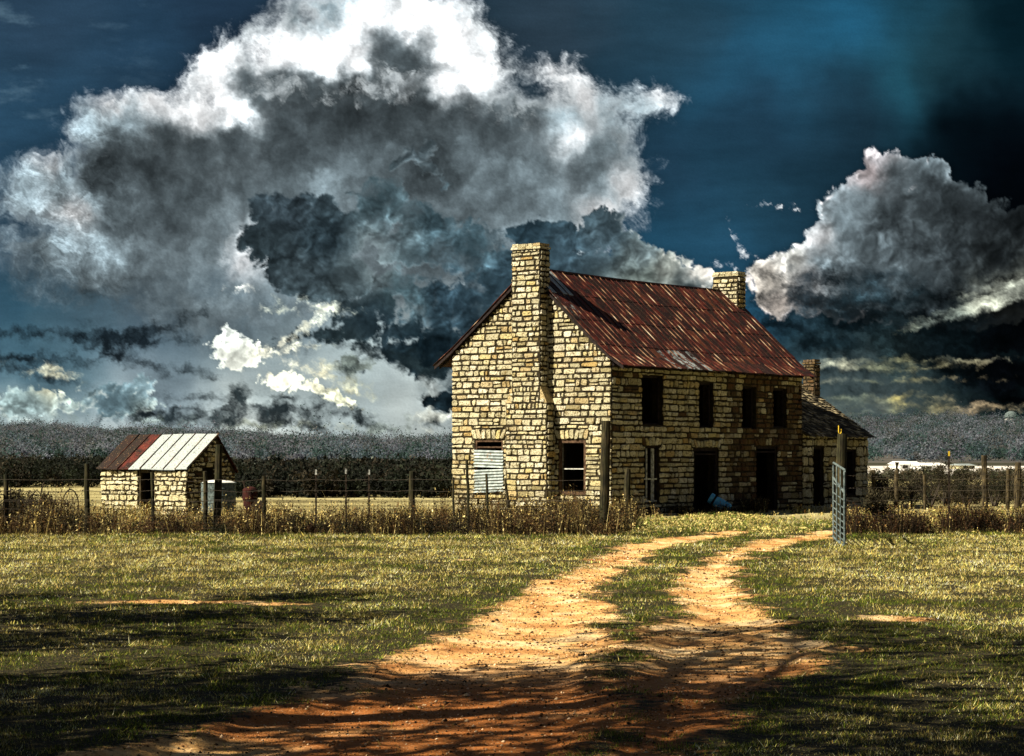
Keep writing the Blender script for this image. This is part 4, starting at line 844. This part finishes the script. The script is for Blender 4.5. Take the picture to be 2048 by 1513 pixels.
strands(fence, line, (1.32, 1.05, .82))
mb = MB()                                                           # woven wire along the lower half
for (x0, y0), (x1, y1) in zip(line, line[1:]):
    L = math.hypot(x1 - x0, y1 - y0); n = int(L / .30)
    for i in range(n):
        t = (i + rs.uniform(-.1, .1)) / n; x, y = x0 + (x1 - x0) * t, y0 + (y1 - y0) * t + .02; mb.tube([(x, y, .05), (x + rs.uniform(-.03, .03), y, .4), (x + rs.uniform(-.03, .03), y, .80)], .0035, 3, cap=False)
    for h in (.12, .26, .42, .60, .79): mb.tube([(x0, y0 + .02, h), ((x0 + x1) / 2, (y0 + y1) / 2 + .02, h - .02), (x1, y1 + .02, h)], .0035, 3, cap=False)
mb.build('woven_wire', M['wire'], fence); adopt(fence)
def gatepost(px, top, D, w, label, insul=False):
    t = thing('gate_post', label, 'gate post', (at(px, D), D, 0), 'posts either side of the drive')
    post(t, px, top, D, w, name='timber_post', sides=12)
    if insul:
        mb = MB(); x = at(px, D); z = zat(top, D); mb.tube([(x - .03, D, z + .19), (x - .03, D, z + .03), (x, D, z - .01), (x + .03, D, z + .03), (x + .03, D, z + .11)], .014, 6); mb.build('wire_hook', M['yellow'], t)
    adopt(t)
gatepost(1207, 842, 51.9, 17, 'tall dark timber post ending the fence in front of the house corner')
gatepost(1680, 868, 49.7, 18, 'thick greenish timber post with a yellow hook beside the steel gate', True)
f2 = thing('barbed_wire_fence', 'barbed wire fence with one tall steel post right of the gate', 'fence', (at(1898, 54), 54, 0))
steel_post(f2, 1898, 903, 54, 2); l2 = [(at(1690, 49.8), 49.8), (at(1898, 54) , 53.9), (at(2140, 57), 57)]
strands(f2, l2, (1.45, 1.15, .85, .5)); adopt(f2)
f3 = thing('post_fence', 'row of dark cedar posts with wire across the back yard', 'fence', (at(1900, 76), 76, 0))
for px, top, w in ((1793, 925, 8), (1970, 911, 10), (2016, 938, 7), (2034, 925, 11), (2075, 925, 10), (1745, 940, 6), (1850, 950, 5)): post(f3, px, top, 76 + rs.uniform(-.3, .3), w, m='wood')
strands(f3, [(at(q, 75.8), 75.8) for q in (1740, 1793, 1850, 1970, 2034, 2130)], (1.45, 1.1, .7), r=.007, barbs=False); adopt(f3)
t = thing('fence_stump', 'short dark post standing alone between gate post and house front', 'post', (at(1253, 60), 60, 0))
post(t, 1253, 938, 60, 11, name='timber_post'); adopt(t)
# ---------------------------------------------------------------- the pipe gate, swung open towards the camera
A0 = Vector((at(1667, 49.0), 49.0, .05)); A1 = Vector((at(1689, 45.0), 45.0, .0)); gd = (A1 - A0); gl = gd.length; gd = gd.normalized()
gate = thing('farm_gate', 'grey tubular steel farm gate standing open beside the sandy drive', 'gate', tuple(A0))
def gp(t, h): 
    a = A0.lerp(A1, t); return a + UP * h * (1 - .05 * t)
H = zat(926, 49.0) - .05
mb = MB(); rr = .026
mb.tube([gp(0, .04), gp(0, H - .05), gp(.012, H), gp(.988, H), gp(1, H - .05), gp(1, .04), gp(.99, 0), gp(.01, 0), gp(0, .04)], rr, 8); mb.build('gate_frame', M['gate'], gate)
for h in (.11, .22, .33, .45, .58, .72, .87, 1.06):
    mb = MB(); mb.tube([gp(.004, H * h / 1.45), gp(.5, H * h / 1.45 - .004), gp(.996, H * h / 1.45)], .014, 6); mb.build('rail', M['gate'], gate)
for t_ in (.45, .78): mb = MB(); mb.tube([gp(t_, .02) + Vector((-.03, 0, 0)), gp(t_, H - .01) + Vector((-.03, 0, 0))], .018, 6); mb.build('brace', M['gate'], gate)
mb = MB(); mb.tube([gp(0, H * .80), gp(1, H * .70)], .024, 6); mb.build('brace', M['gate'], gate)
for h in (.25, 1.2):
    mb = MB(); mb.tube([gp(0, h), gp(0, h) + Vector((.05, .25, 0)), Vector((at(1680, 49.7) - .05, 49.62, h + .05))], .014, 6); mb.build('hinge', M['blackmetal'], gate)
adopt(gate)
# ---------------------------------------------------------------- blue barrel by the door
def lathe(mb, c, axis, prof, sides=20, mi=0):
    axis = Vector(axis).normalized(); u = axis.orthogonal().normalized(); w = axis.cross(u); rings = []
    for h, r in prof:
        n = len(mb.v); 
        for j in range(sides):
            t = 2 * math.pi * j / sides; mb.v.append(tuple(Vector(c) + axis * h + (u * math.cos(t) + w * math.sin(t)) * r)); mb.at.append(0)
        rings.append(n)
    for a, b in zip(rings, rings[1:]):
        for j in range(sides): j2 = (j + 1) % sides; mb.f.append((a + j, a + j2, b + j2, b + j)); mb.mi.append(mi)
    mb.f.append(tuple(range(rings[0] + sides - 1, rings[0] - 1, -1))); mb.mi.append(mi); mb.f.append(tuple(range(rings[-1], rings[-1] + sides))); mb.mi.append(mi)
bb = Vector((at(1459, 71.0), 71.0, .13)); ax = Vector((-.76, .1, .47)).normalized()
barrel = thing('blue_barrel', 'tipped blue plastic barrel leaning on the ground before the front door', 'barrel', (bb.x, bb.y, 0))
mb = MB(); lathe(mb, bb, ax, [(0, .15), (.01, .17), (.06, .175), (.07, .19), (.10, .19), (.11, .175), (.28, .18), (.29, .195), (.32, .195), (.33, .18), (.50, .175), (.52, .165), (.56, .16)], 24); mb.build('body', M['blue'], barrel, smooth=True)
mb = MB(); lathe(mb, bb, ax, [(.565, .12), (.63, .11)], 20); mb.build('neck', M['blackmetal'], barrel, smooth=False)
mb = MB(); lathe(mb, bb, ax, [(.635, .15), (.65, .175), (.74, .18), (.76, .17), (.77, .14)], 24); mb.build('lid', M['blue'], barrel, smooth=True)
adopt(barrel)
# ---------------------------------------------------------------- galvanised tank, old engine and dump rake
TC = Vector((at(437, 62.5), 62.5, 0)); TR = .50
tank = thing('water_tank', 'round galvanised stock tank standing against the shed gable', 'tank', tuple(TC))
mb = MB(); zt = zat(966, 62.5); pr = [(.22, TR - .02)]
for k in range(9): z = .22 + (zt - .30) * k / 8; pr += [(z, TR), (z + .02, TR + .008 * (k % 2)), (z + .04, TR)]
pr += [(zt - .03, TR), (zt, TR + .02), (zt + .01, TR - .02)]
lathe(mb, TC, UP, pr, 32); mb.build('body', M['gate'], tank, smooth=False)
mb = MB(); lathe(mb, TC, UP, [(zt + .012, TR - .02), (zt + .06, TR * .7), (zt + .09, .05)], 32); mb.build('lid', M['white'], tank)
for k in range(4): a = k * math.pi / 2 + .5; mb = MB(); mb.tube([TC + Vector((math.cos(a) * .4, math.sin(a) * .4, -.02)), TC + Vector((math.cos(a) * .4, math.sin(a) * .4, .22))], .04, 8); mb.build('leg', M['wood'], tank)
adopt(tank)
EC = Vector((at(500, 61.5), 61.5, 0))
eng = thing('old_engine', 'dull red derelict farm engine on a dark skid behind the fence', 'engine', tuple(EC))
X_, Y_ = Vector((1, 0, 0)), Vector((0, 1, 0))
mb = MB(); mb.box(EC, X_, Y_, UP, -.40, .42, -.25, -.12, .12, .26); mb.box(EC, X_, Y_, UP, -.40, .42, .12, .25, .12, .26); mb.box(EC, X_, Y_, UP, -.38, -.26, -.12, .12, .14, .25); mb.box(EC, X_, Y_, UP, .26, .38, -.12, .12, .14, .25)
for k in (-.3, .3): mb.box(EC, X_, Y_, UP, k - .05, k + .05, -.3, .3, -.02, .118)
mb.build('skid', M['blackmetal'], eng)
mb = MB(); lathe(mb, EC + UP * .27, UP, [(0, .16), (.06, .19), (.34, .19), (.40, .22), (.66, .21), (.72, .16), (.76, .06)], 18); mb.build('body', M['redmetal'], eng)
for sx in (-.02,):
    mb = MB(); lathe(mb, EC + Vector((.28, -.30, .42)), (0, 1, 0), [(0, .22), (.05, .22)], 22); lathe(mb, EC + Vector((.28, -.34, .42)), (0, 1, 0), [(0, .05), (.6, .05)], 10); mb.build('flywheel', M['blackmetal'], eng)
mb = MB(); mb.tube([EC + Vector((-.12, -.05, .9)), EC + Vector((-.16, -.05, 1.12)), EC + Vector((-.22, -.05, 1.16))], .03, 8); mb.build('exhaust_pipe', M['blackmetal'], eng)
adopt(eng)
RC = Vector((at(80, 57.5), 57.5, 0))
rake = thing('dump_rake', 'rusty horse-drawn rake with arched tines lying in weeds at far left', 'rake', tuple(RC))
mb = MB(); mb.tube([RC + Vector((-.75, 0, .62)), RC + Vector((.75, .1, .62))], .035, 8); mb.build('axle', M['blackmetal'], rake)
for k in range(15):
    x = -.68 + k * .097; mb = MB(); s = rs.uniform(.9, 1.08)
    mb.tube([RC + Vector((x + .55 * (1 - math.cos(t)) * (.6 if k > 6 else -.6) * s, -.05 - .5 * math.sin(t * .8), .62 + .26 * math.sin(t * 1.3) - .35 * (1 - math.cos(t)) * s)) for t in [i * .26 for i in range(8)]], .011, 5); mb.build('tine', M['blackmetal'], rake)
for sx in (-.8, .8):
    mb = MB(); c = RC + Vector((sx, .05, .52)); mb.tube([c + Vector((.12 * math.cos(t) * (1 if sx > 0 else -1), .48 * math.cos(t), .48 * math.sin(t))) for t in [i * math.pi / 14 for i in range(29)]], .018, 5)
    for i in range(7): t = i * math.pi / 3.5; mb.tube([c, c + Vector((.12 * math.cos(t) * (1 if sx > 0 else -1), .48 * math.cos(t), .48 * math.sin(t)))], .008, 4)
    mb.build('wheel', M['blackmetal'], rake)
mb = MB(); mb.tube([RC + Vector((0, -.1, .62)), RC + Vector((.1, -.2, 1.05)), RC + Vector((.16, -.2, 1.2))], .02, 6); mb.tube([RC + Vector((-.5, -.1, .5)), RC + Vector((-.05, -.15, 1.0)), RC + Vector((.3, -.2, .55))], .016, 6); mb.build('lift_lever', M['blackmetal'], rake); adopt(rake)
# ---------------------------------------------------------------- tall weeds
def weeds(n, fx, fy, h0, h1, cols, w, name, label, lean=.25, mask=None):
    x = fx(n); y = fy(n, x); c = fbm(x, y * .7, 1.1, 4, .6, 301); c2 = fbm(x, y, 3.5, 3, .5, 305); k = rng.uniform(0, 1, n) < np.clip(.22 + 1.4 * c + 1.9 * c2, .015, 1)
    if mask is not None: k &= mask(x, y)
    x, y, c = x[k], y[k], c[k]; n = len(x); h = rng.uniform(h0, h1, n) * np.clip(.75 + 1.3 * c, .3, 1.6)
    z = gz(x, y) * (np.abs(y - 50) < 40)
    cc = pick(*cols(n)); a = rng.uniform(0, 6.28, n); ww = rng.uniform(.6, 1.4, n) * w
    V = []; lx = rng.normal(0, lean, n) * h; ly = rng.normal(0, lean, n) * h
    V.append(np.stack([np.stack([x - np.cos(a) * ww / 2, y - np.sin(a) * ww / 2, z - .02], -1), np.stack([x + np.cos(a) * ww / 2, y + np.sin(a) * ww / 2, z - .02], -1), np.stack([x + lx, y + ly, z + h], -1)], 1))
    q = 5                                                           # seed heads and withered leaves up the stem
    t = rng.uniform(.3, 1, (n, q)); L = rng.uniform(.02, .06, (n, q)); b = rng.uniform(0, 6.28, (n, q)); e = rng.normal(0, .6, (n, q))
    P0 = np.stack([x[:, None] + lx[:, None] * t, y[:, None] + ly[:, None] * t, z[:, None] + h[:, None] * t], -1)
    d = np.stack([np.cos(b), np.sin(b), e], -1) * L[..., None]; s = np.stack([-np.sin(b), np.cos(b), rng.normal(0, .5, (n, q))], -1) * (L * .35)[..., None]
    V.append(np.stack([P0 - s, P0 + s, P0 + d], 2).reshape(-1, 3, 3))
    VV = np.concatenate([v.reshape(-1, 3, 3) for v in V]); C = np.concatenate([rgba(cc, 3), rgba(np.repeat(cc * rng.uniform(.6, 1.5, (n, 1)), q, 0).reshape(-1, 3), 3)])
    return tag(np_mesh(name, VV, np.arange(len(VV) * 3), M['weed'], attrs={'tint': ('FLOAT_COLOR', C)}), label, None, kind='stuff')
U = lambda a, b: (lambda n, *r: rng.uniform(a, b, n).astype(np.float32))
brown = lambda n: ([(.060, .038, .014), (.12, .065, .022), (.028, .018, .008), (.010, .008, .004), (.38, .29, .10), (.66, .55, .25)], n, [.21, .12, .24, .27, .09, .07])
tan = lambda n: ([(.60, .50, .20), (.42, .32, .11), (.20, .10, .03), (.70, .62, .34), (.03, .02, .008), (.20, .20, .05)], n, [.24, .16, .16, .10, .24, .10])
weeds(23000, U(-16.5, 2.6), lambda n, x: (52.9 + rng.normal(0, .75, n)).astype(np.float32), .18, .80, brown, .012, 'tall_weeds', 'brown and straw weeds grown up through the left fence')
weeds(14000, U(-2.2, 3.2), lambda n, x: (54 + rng.uniform(0, 5, n)).astype(np.float32), .25, .8, brown, .012, 'tall_weeds', 'rust-brown weeds massed below the sunlit gable')
weeds(60000, U(-16, 3.0), lambda n, x: rng.uniform(54, 66, n).astype(np.float32), .10, .42, tan, .016, 'dry_grass', 'knee-high tan grass between fence and shed', mask=lambda x, y: ~((np.abs(x - SC.x + 1.5) < 2.2) & (y > 65.4)))
weeds(5000, U(-13.5, -10.2), lambda n, x: rng.uniform(54, 58, n).astype(np.float32), .3, .9, brown, .012, 'tall_weeds', 'dark weeds around the old rake')
weeds(9000, U(3.4, 8.6), lambda n, x: (67 + (x - 3.07) * 1.343 - rng.uniform(.15, 1.3, n) * 1.6).astype(np.float32), .08, .38, brown, .014, 'tall_weeds', 'low brown weeds along the foot of the house front')
weeds(25000, U(8.1, 18), lambda n, x: (53.2 + .3 * (x - 8) + rng.normal(0, 1.0, n)).astype(np.float32), .2, .62, lambda n: ([(.05, .025, .012), (.02, .014, .007), (.010, .008, .004), (.18, .10, .035), (.46, .36, .15)], n, [.30, .30, .3, .06, .04]), .014, 'tall_weeds', 'dark brown weeds along the fence right of the gate')
weeds(9000, U(9, 18), lambda n, x: rng.uniform(57, 74, n).astype(np.float32), .08, .26, tan, .02, 'dry_grass', 'pale tufts of grass behind the right fence')
weeds(50000, U(3.0, 16), lambda n, x: rng.uniform(53, 72, n).astype(np.float32), .03, .10, lambda n: ([(.62, .54, .22), (.12, .18, .03), (.45, .36, .14), (.05, .04, .01)], n, [.38, .28, .2, .14]), .02, 'yard_grass', 'short grass in the yard before the house', mask=lambda x, y: (y < 66 + (x - 3.07) * 1.343 - .1) & (dirt(x, y) < 0))
# ---------------------------------------------------------------- foliage masses
def crowns(C, Rr, nleaf, size, cols, name, parent=None, squash=.8, label=None, kind=None, w=None, m='leaf', spread=.30, var=.30):
    """C centres, Rr radii: each crown is a cloud of leaf-sized triangles gathered in sub-clumps"""
    C = np.asarray(C, np.float32); k = len(C); ns = 7
    sub = rng.normal(0, 1, (k, ns, 3)); sub /= np.linalg.norm(sub, axis=-1, keepdims=True); sub *= rng.uniform(.35, .95, (k, ns, 1)); sub[..., 2] *= squash
    tone = np.exp(rng.normal(0, var, (k, ns, 1)))
    j = rng.integers(0, ns, (k, nleaf)); ii = np.arange(k)[:, None]
    p = sub[ii, j] + rng.normal(0, spread, (k, nleaf, 3)); P = C[:, None] + p * np.asarray(Rr).reshape(-1, 1, 1)
    s = (size if np.ndim(size) else np.full(k, size)).reshape(-1, 1, 1) * rng.uniform(.6, 1.4, (k, nleaf, 1))
    a = rng.normal(0, 1, (k, nleaf, 3)); b = rng.normal(0, 1, (k, nleaf, 3))
    a /= np.linalg.norm(a, axis=-1, keepdims=True); b /= np.linalg.norm(b, axis=-1, keepdims=True)
    V = np.stack([P - a * s * .5, P + a * s * .5, P + b * s], 2).reshape(-1, 3)
    base = pick(cols, k, w, .15)[:, None, :] * tone[ii, j]; col = (base * np.exp(rng.normal(0, var, (k, nleaf, 1)))).reshape(-1, 3)
    o = np_mesh(name, V, np.arange(len(V)), M[m], parent, attrs={'tint': ('FLOAT_COLOR', rgba(col, 3))})
    if label: tag(o, label, None, kind=kind)
    return o
# the dark brush at the far side of the pasture
def band(n, a0, a1, d0, d1, h0, h1):
    a = rng.uniform(a0, a1, n); D = rng.uniform(d0, d1, n); r = rng.uniform(h0, h1, n) * .55
    return np.stack([at(a, D), D, r * .9], -1), r
c1, r1 = band(330, -60, 470, 128, 175, .9, 1.95); c2, r2 = band(800, 470, 940, 97, 150, .75, 1.35); c5, r5 = band(900, -60, 940, 185, 520, .8, 2.2)
n6 = 95; x6 = rng.uniform(-13.5, 2.7, n6); r6 = rng.uniform(.16, .46, n6) * np.where(rng.uniform(0, 1, n6) < .2, 1.5, 1); c6 = np.stack([x6, 52.7 + rng.normal(0, .6, n6), r6 * .55], -1)
crowns(c6, r6, 420, .035, [(.020, .014, .008), (.045, .024, .012), (.012, .014, .007), (.07, .04, .016)], 'undergrowth', label='tangled dark undergrowth along the left fence', kind='stuff')
c3, r3 = band(110, 1735, 2150, 150, 185, .5, 1.0)
bc = [(.008, .012, .007), (.011, .014, .008), (.005, .007, .005), (.020, .017, .011)]
c5[:, 2] -= .7
crowns(c5, r5, 110, .5, bc + [(.03, .035, .03)], 'brushwood', label='dark woods on the flat before the hills', kind='stuff')
crowns(np.concatenate([c1, c2]), np.concatenate([r1, r2]), 260, .16, bc, 'brushwood', label='near-black line of cedar brush beyond the pasture', kind='stuff')
crowns(c3, r3, 160, .16, [(.05, .05, .035), (.09, .075, .05), (.03, .035, .02)], 'brushwood', label='low grey brush before the pale field at right', kind='stuff')
c4, r4 = band(260, 1738, 2200, 84, 95, .45, 1.15)
crowns(c4, r4, 200, .07, [(.014, .016, .009), (.028, .022, .012), (.05, .042, .022)], 'thicket', label='dark low thicket behind the back yard posts', kind='stuff')
def shrub(px, D, hgt, wd, label, cols, dens=900, name='mesquite_shrub', group='bare dark shrubs behind the right fence', leaf=.05):
    x = at(px, D); t = thing(name, label, 'shrub', (x, D, 0), group); mb = MB(); tips = []
    for k in range(7):
        a = rs.uniform(0, 6.28); p = Vector((x + rs.uniform(-.08, .08), D, -.05)); d = Vector((math.cos(a) * .45, math.sin(a) * .45, 1)).normalized(); pts = [p]; L = hgt * rs.uniform(.6, 1)
        for i in range(4):
            d = (d + Vector((rs.uniform(-.3, .3), rs.uniform(-.3, .3), .05))).normalized(); p = p + d * L / 4; pts.append(p)
            if i > 0:
                e = p
                tw = [e]
                for _ in range(3): e = e + (d + Vector((rs.uniform(-.9, .9), rs.uniform(-.9, .9), rs.uniform(-.2, .6)))).normalized() * L * .13; tw.append(e)
                mb.tube(tw, [.012, .009, .006, .004], 4); tips.append(e)
        mb.tube(pts, [.035, .028, .02, .014, .008], 5); tips.append(p)
    mb.build('trunk', M['bark'], t)
    T = np.array([tuple(q) for q in tips]); c = T[rng.integers(0, len(T), 14)]
    crowns(c, np.full(14, hgt * .20), dens // 14, leaf, cols, 'crown', t); adopt(t)
dk = [(.016, .018, .010), (.03, .025, .014), (.04, .035, .02)]
SH = [(1765, 82, 1.2, 'low black shrub at the right corner of the kitchen wing'), (1822, 80, 1.35, 'dark shrub between the first two back posts'), (1862, 79, 1.5, 'spreading leafless shrub left of the tall steel post'), (1890, 82, 1.3, 'dense dark shrub right behind the tall steel post'), (1935, 80, 1.1, 'short dark shrub midway between steel post and the next cedar post'), (1990, 81, 1.15, 'dark shrub between the two rightmost post pairs'), (2040, 79, 1.2, 'dark shrub cut by the right edge of the view')]
for px, D, h, lb in SH: shrub(px, D, h, 1, lb, dk, 1500)
shrub(1762, 54.0, .80, 1, 'low round black bush beside the open gate', dk, 3000, 'round_bush', None)
shrub(20, 54.2, .95, 1, 'black round bush by the left edge in front of the fence post', dk, 2200, 'round_bush', None)
shrub(100, 54.6, .70, 1, 'low dark bush between the first two fence posts', dk, 1800, 'round_bush', None)
shrub(60, 59.0, .85, 1, 'dark bush tangled in the old rake at far left', dk, 1300, 'round_bush', None)
# ---------------------------------------------------------------- hills with their winter woods
def crest(a):      # row of the skyline seen at column a
    return 4.2 * np.sin(a / 83.) + 2.4 * np.sin(a / 31. + 1) + 1.2 * np.sin(a / 11.) + np.interp(a, [-400, 0, 60, 200, 330, 450, 600, 720, 900, 1100, 1400, 1650, 1720, 1800, 1900, 2048, 2400], [835, 846, 846, 858, 866, 868, 872, 876, 884, 880, 870, 845, 836, 836, 838, 842, 850])
HA = np.arange(-700, 2800, 14.0); HD = np.array([560, 640, 740, 860, 1000, 1150, 1300, 1450, 1600, 1800, 2200]); 
gA, gD = np.meshgrid(HA, HD); hx = (gA - CX) / F * gD
def hillz(a, D):
    x = (a - CX) / F * D
    top = (HY - crest(a) - 9) / F * 1500 + EYE; t = np.clip((D - 600) / 900, 0, 1.05)
    return top * (t ** 1.15) - 1.0 * (D < 600) + np.where(D > 560, 2.2 * fbm(x, D, 170, 4, .5, 401) * np.clip(t * 4, 0, 1) * np.clip((1.1 - t) * 3, 0, 1), 0) - np.clip(D - 1550, 0, 900) * .006
hz_ = hillz(gA, gD); h_, w_ = hx.shape; i_ = np.arange(h_ * w_).reshape(h_, w_)
Q = np.stack([i_[:-1, :-1], i_[:-1, 1:], i_[1:, 1:], i_[1:, :-1]], -1).reshape(-1, 4)
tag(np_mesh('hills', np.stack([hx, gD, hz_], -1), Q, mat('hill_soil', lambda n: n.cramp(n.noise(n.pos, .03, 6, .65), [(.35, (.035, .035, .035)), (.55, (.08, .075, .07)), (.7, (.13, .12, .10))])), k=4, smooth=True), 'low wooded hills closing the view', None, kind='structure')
n = 8200; a = rng.uniform(-220, 2330, n); D = 600 + 950 * rng.uniform(0, 1, n) ** .8; r = rng.uniform(1.9, 4.8, n) * np.exp(rng.normal(0, .3, n)); pass
grey = [(.09, .125, .16), (.13, .14, .185), (.045, .085, .085), (.028, .055, .048), (.16, .18, .225), (.10, .105, .11)]  # blue of distant haze is mixed into these woodland colours
x = at(a, D); crowns(np.stack([x, D, hillz(a, D) + r * .55], -1), r, 150, .62, grey, 'hill_woods', label='grey and dull green winter woods covering the hills, tinted with haze blue', kind='stuff', squash=.7, spread=.26, var=.12, m='hill')
# ---------------------------------------------------------------- far buildings
def farmshed(px0, px1, ytop, ybot, D, label, name, roofm, group=None, depth=9.0):
    x0, x1 = at(px0, D), at(px1, D); zt = zat(ytop, D); zb = min(0, zat(ybot, D)); t = thing(name, label, 'building', ((x0 + x1) / 2, D, 0), group)
    o = Vector((x0, D, 0)); L = x1 - x0; hw = max(.5, zt * .62); mb = MB(); mb.box(o, X_, Y_, UP, 0, L, 0, depth, -.3, hw); mb.build('wall', M['stone_pale'] if roofm == 'zinc' else M['white'], t, attr='stain')
    mb = MB(); q = [o + Vector((-.2, -.3, hw)), o + Vector((-.2, depth + .3, hw)), o + Vector((-.2, depth / 2, zt))]; mb.solid(q, [p + X_ * (L + .4) for p in q]); mb.build('roof', M[roofm], t)
    n_ = max(2, int(L / 4))
    for i in range(n_): mb = MB(); c = L * (i + .5) / n_; mb.box(o, X_, Y_, UP, c - .35, c + .35, -.05, -.004, hw * .25, hw * .8); mb.build('window', M['blackmetal'], t)
    adopt(t)
farmshed(1800, 1842, 923, 940, 300, 'small white roofed barn far off, left of the long white shed', 'far_barn', 'white')
farmshed(1846, 1892, 926, 940, 285, 'long low white shed on the pale field', 'far_barn', 'white')
farmshed(1925, 1950, 928, 940, 310, 'tiny pale barn right of the tall steel post', 'far_barn', 'zinc')
# white dome on the hill crest
dD = 1500; dr = 14 / F * dD; dz = float(hillz(np.array(2022.0), np.array(dD * 1.0))) + 4
dome = thing('observatory_dome', 'pale rounded dome on the hill crest at far right', 'dome', (at(2022, dD), dD, dz - 4))
mb = MB(); c = Vector((at(2022, dD), dD, dz)); lathe(mb, c, UP, [(-5, dr * .9), (0, dr * .9)], 24); mb.build('drum', M['white'], dome)
mb = MB(); lathe(mb, c, UP, [(.02 + dr * math.sin(t), dr * math.cos(t)) for t in [i * math.pi / 2 / 8 for i in range(8)]] + [(dr, .3)], 24); mb.build('dome_roof', M['gate'], dome, smooth=True); adopt(dome)
# ---------------------------------------------------------------- oaks added out of view on the left to shade the foreground
def oak(x, y, h, r, label, ncl=60, dens=90, cb=.34):
    t = thing('added_shade_oak', label, 'tree', (x, y, 0), 'oaks added out of view to shade the drive'); mb = MB(); tips = []
    mb.tube([(x, y, -.3), (x + .1, y, h * .2), (x - .1, y + .1, h * (cb + .1))], [.34, .25, .20], 10)
    for k in range(9):
        a = k * 2.4 + rs.uniform(-.3, .3); e = rs.uniform(.25, .9); p = Vector((x, y, h * rs.uniform(cb, cb + .1))); pts = [p]
        for i in range(5): p = p + Vector((math.cos(a) * r * .19, math.sin(a) * r * .19, (h * (.9 - cb)) * e / 5)) + Vector((rs.uniform(-.25, .25), rs.uniform(-.25, .25), 0)); pts.append(p); tips += [p] * (i // 2)
        mb.tube(pts, [.12, .09, .07, .05, .035, .02], 6)
    mb.build('trunk', M['bark'], t); T = np.array([tuple(q) for q in tips]); c = T[rng.integers(0, len(T), ncl)] + rng.normal(0, r * .13, (ncl, 3))
    crowns(c, np.full(ncl, r * .24), dens, .18, [(.05, .07, .02), (.07, .09, .03), (.035, .05, .018)], 'crown', t, squash=.6); adopt(t)
SHADE_OAKS = [(-6.9, 13.6, 15.5, 5.6, 'tall live oak with a wide crown, added left of the view for shade', 130, 105, .5),
        (-11.8, 22.6, 9.0, 3.8, 'smaller live oak farther along on the left, added out of view for shade', 60, 130),
        (-13.0, 14.2, 9.0, 4.4, 'live oak added out of view to shade the left pasture', 80, 140),
        (-9.3, 8.9, 12.5, 6.0, 'broad live oak added out of view on the left to shade the drive', 130, 150, .5)]
for a in SHADE_OAKS: oak(*a)
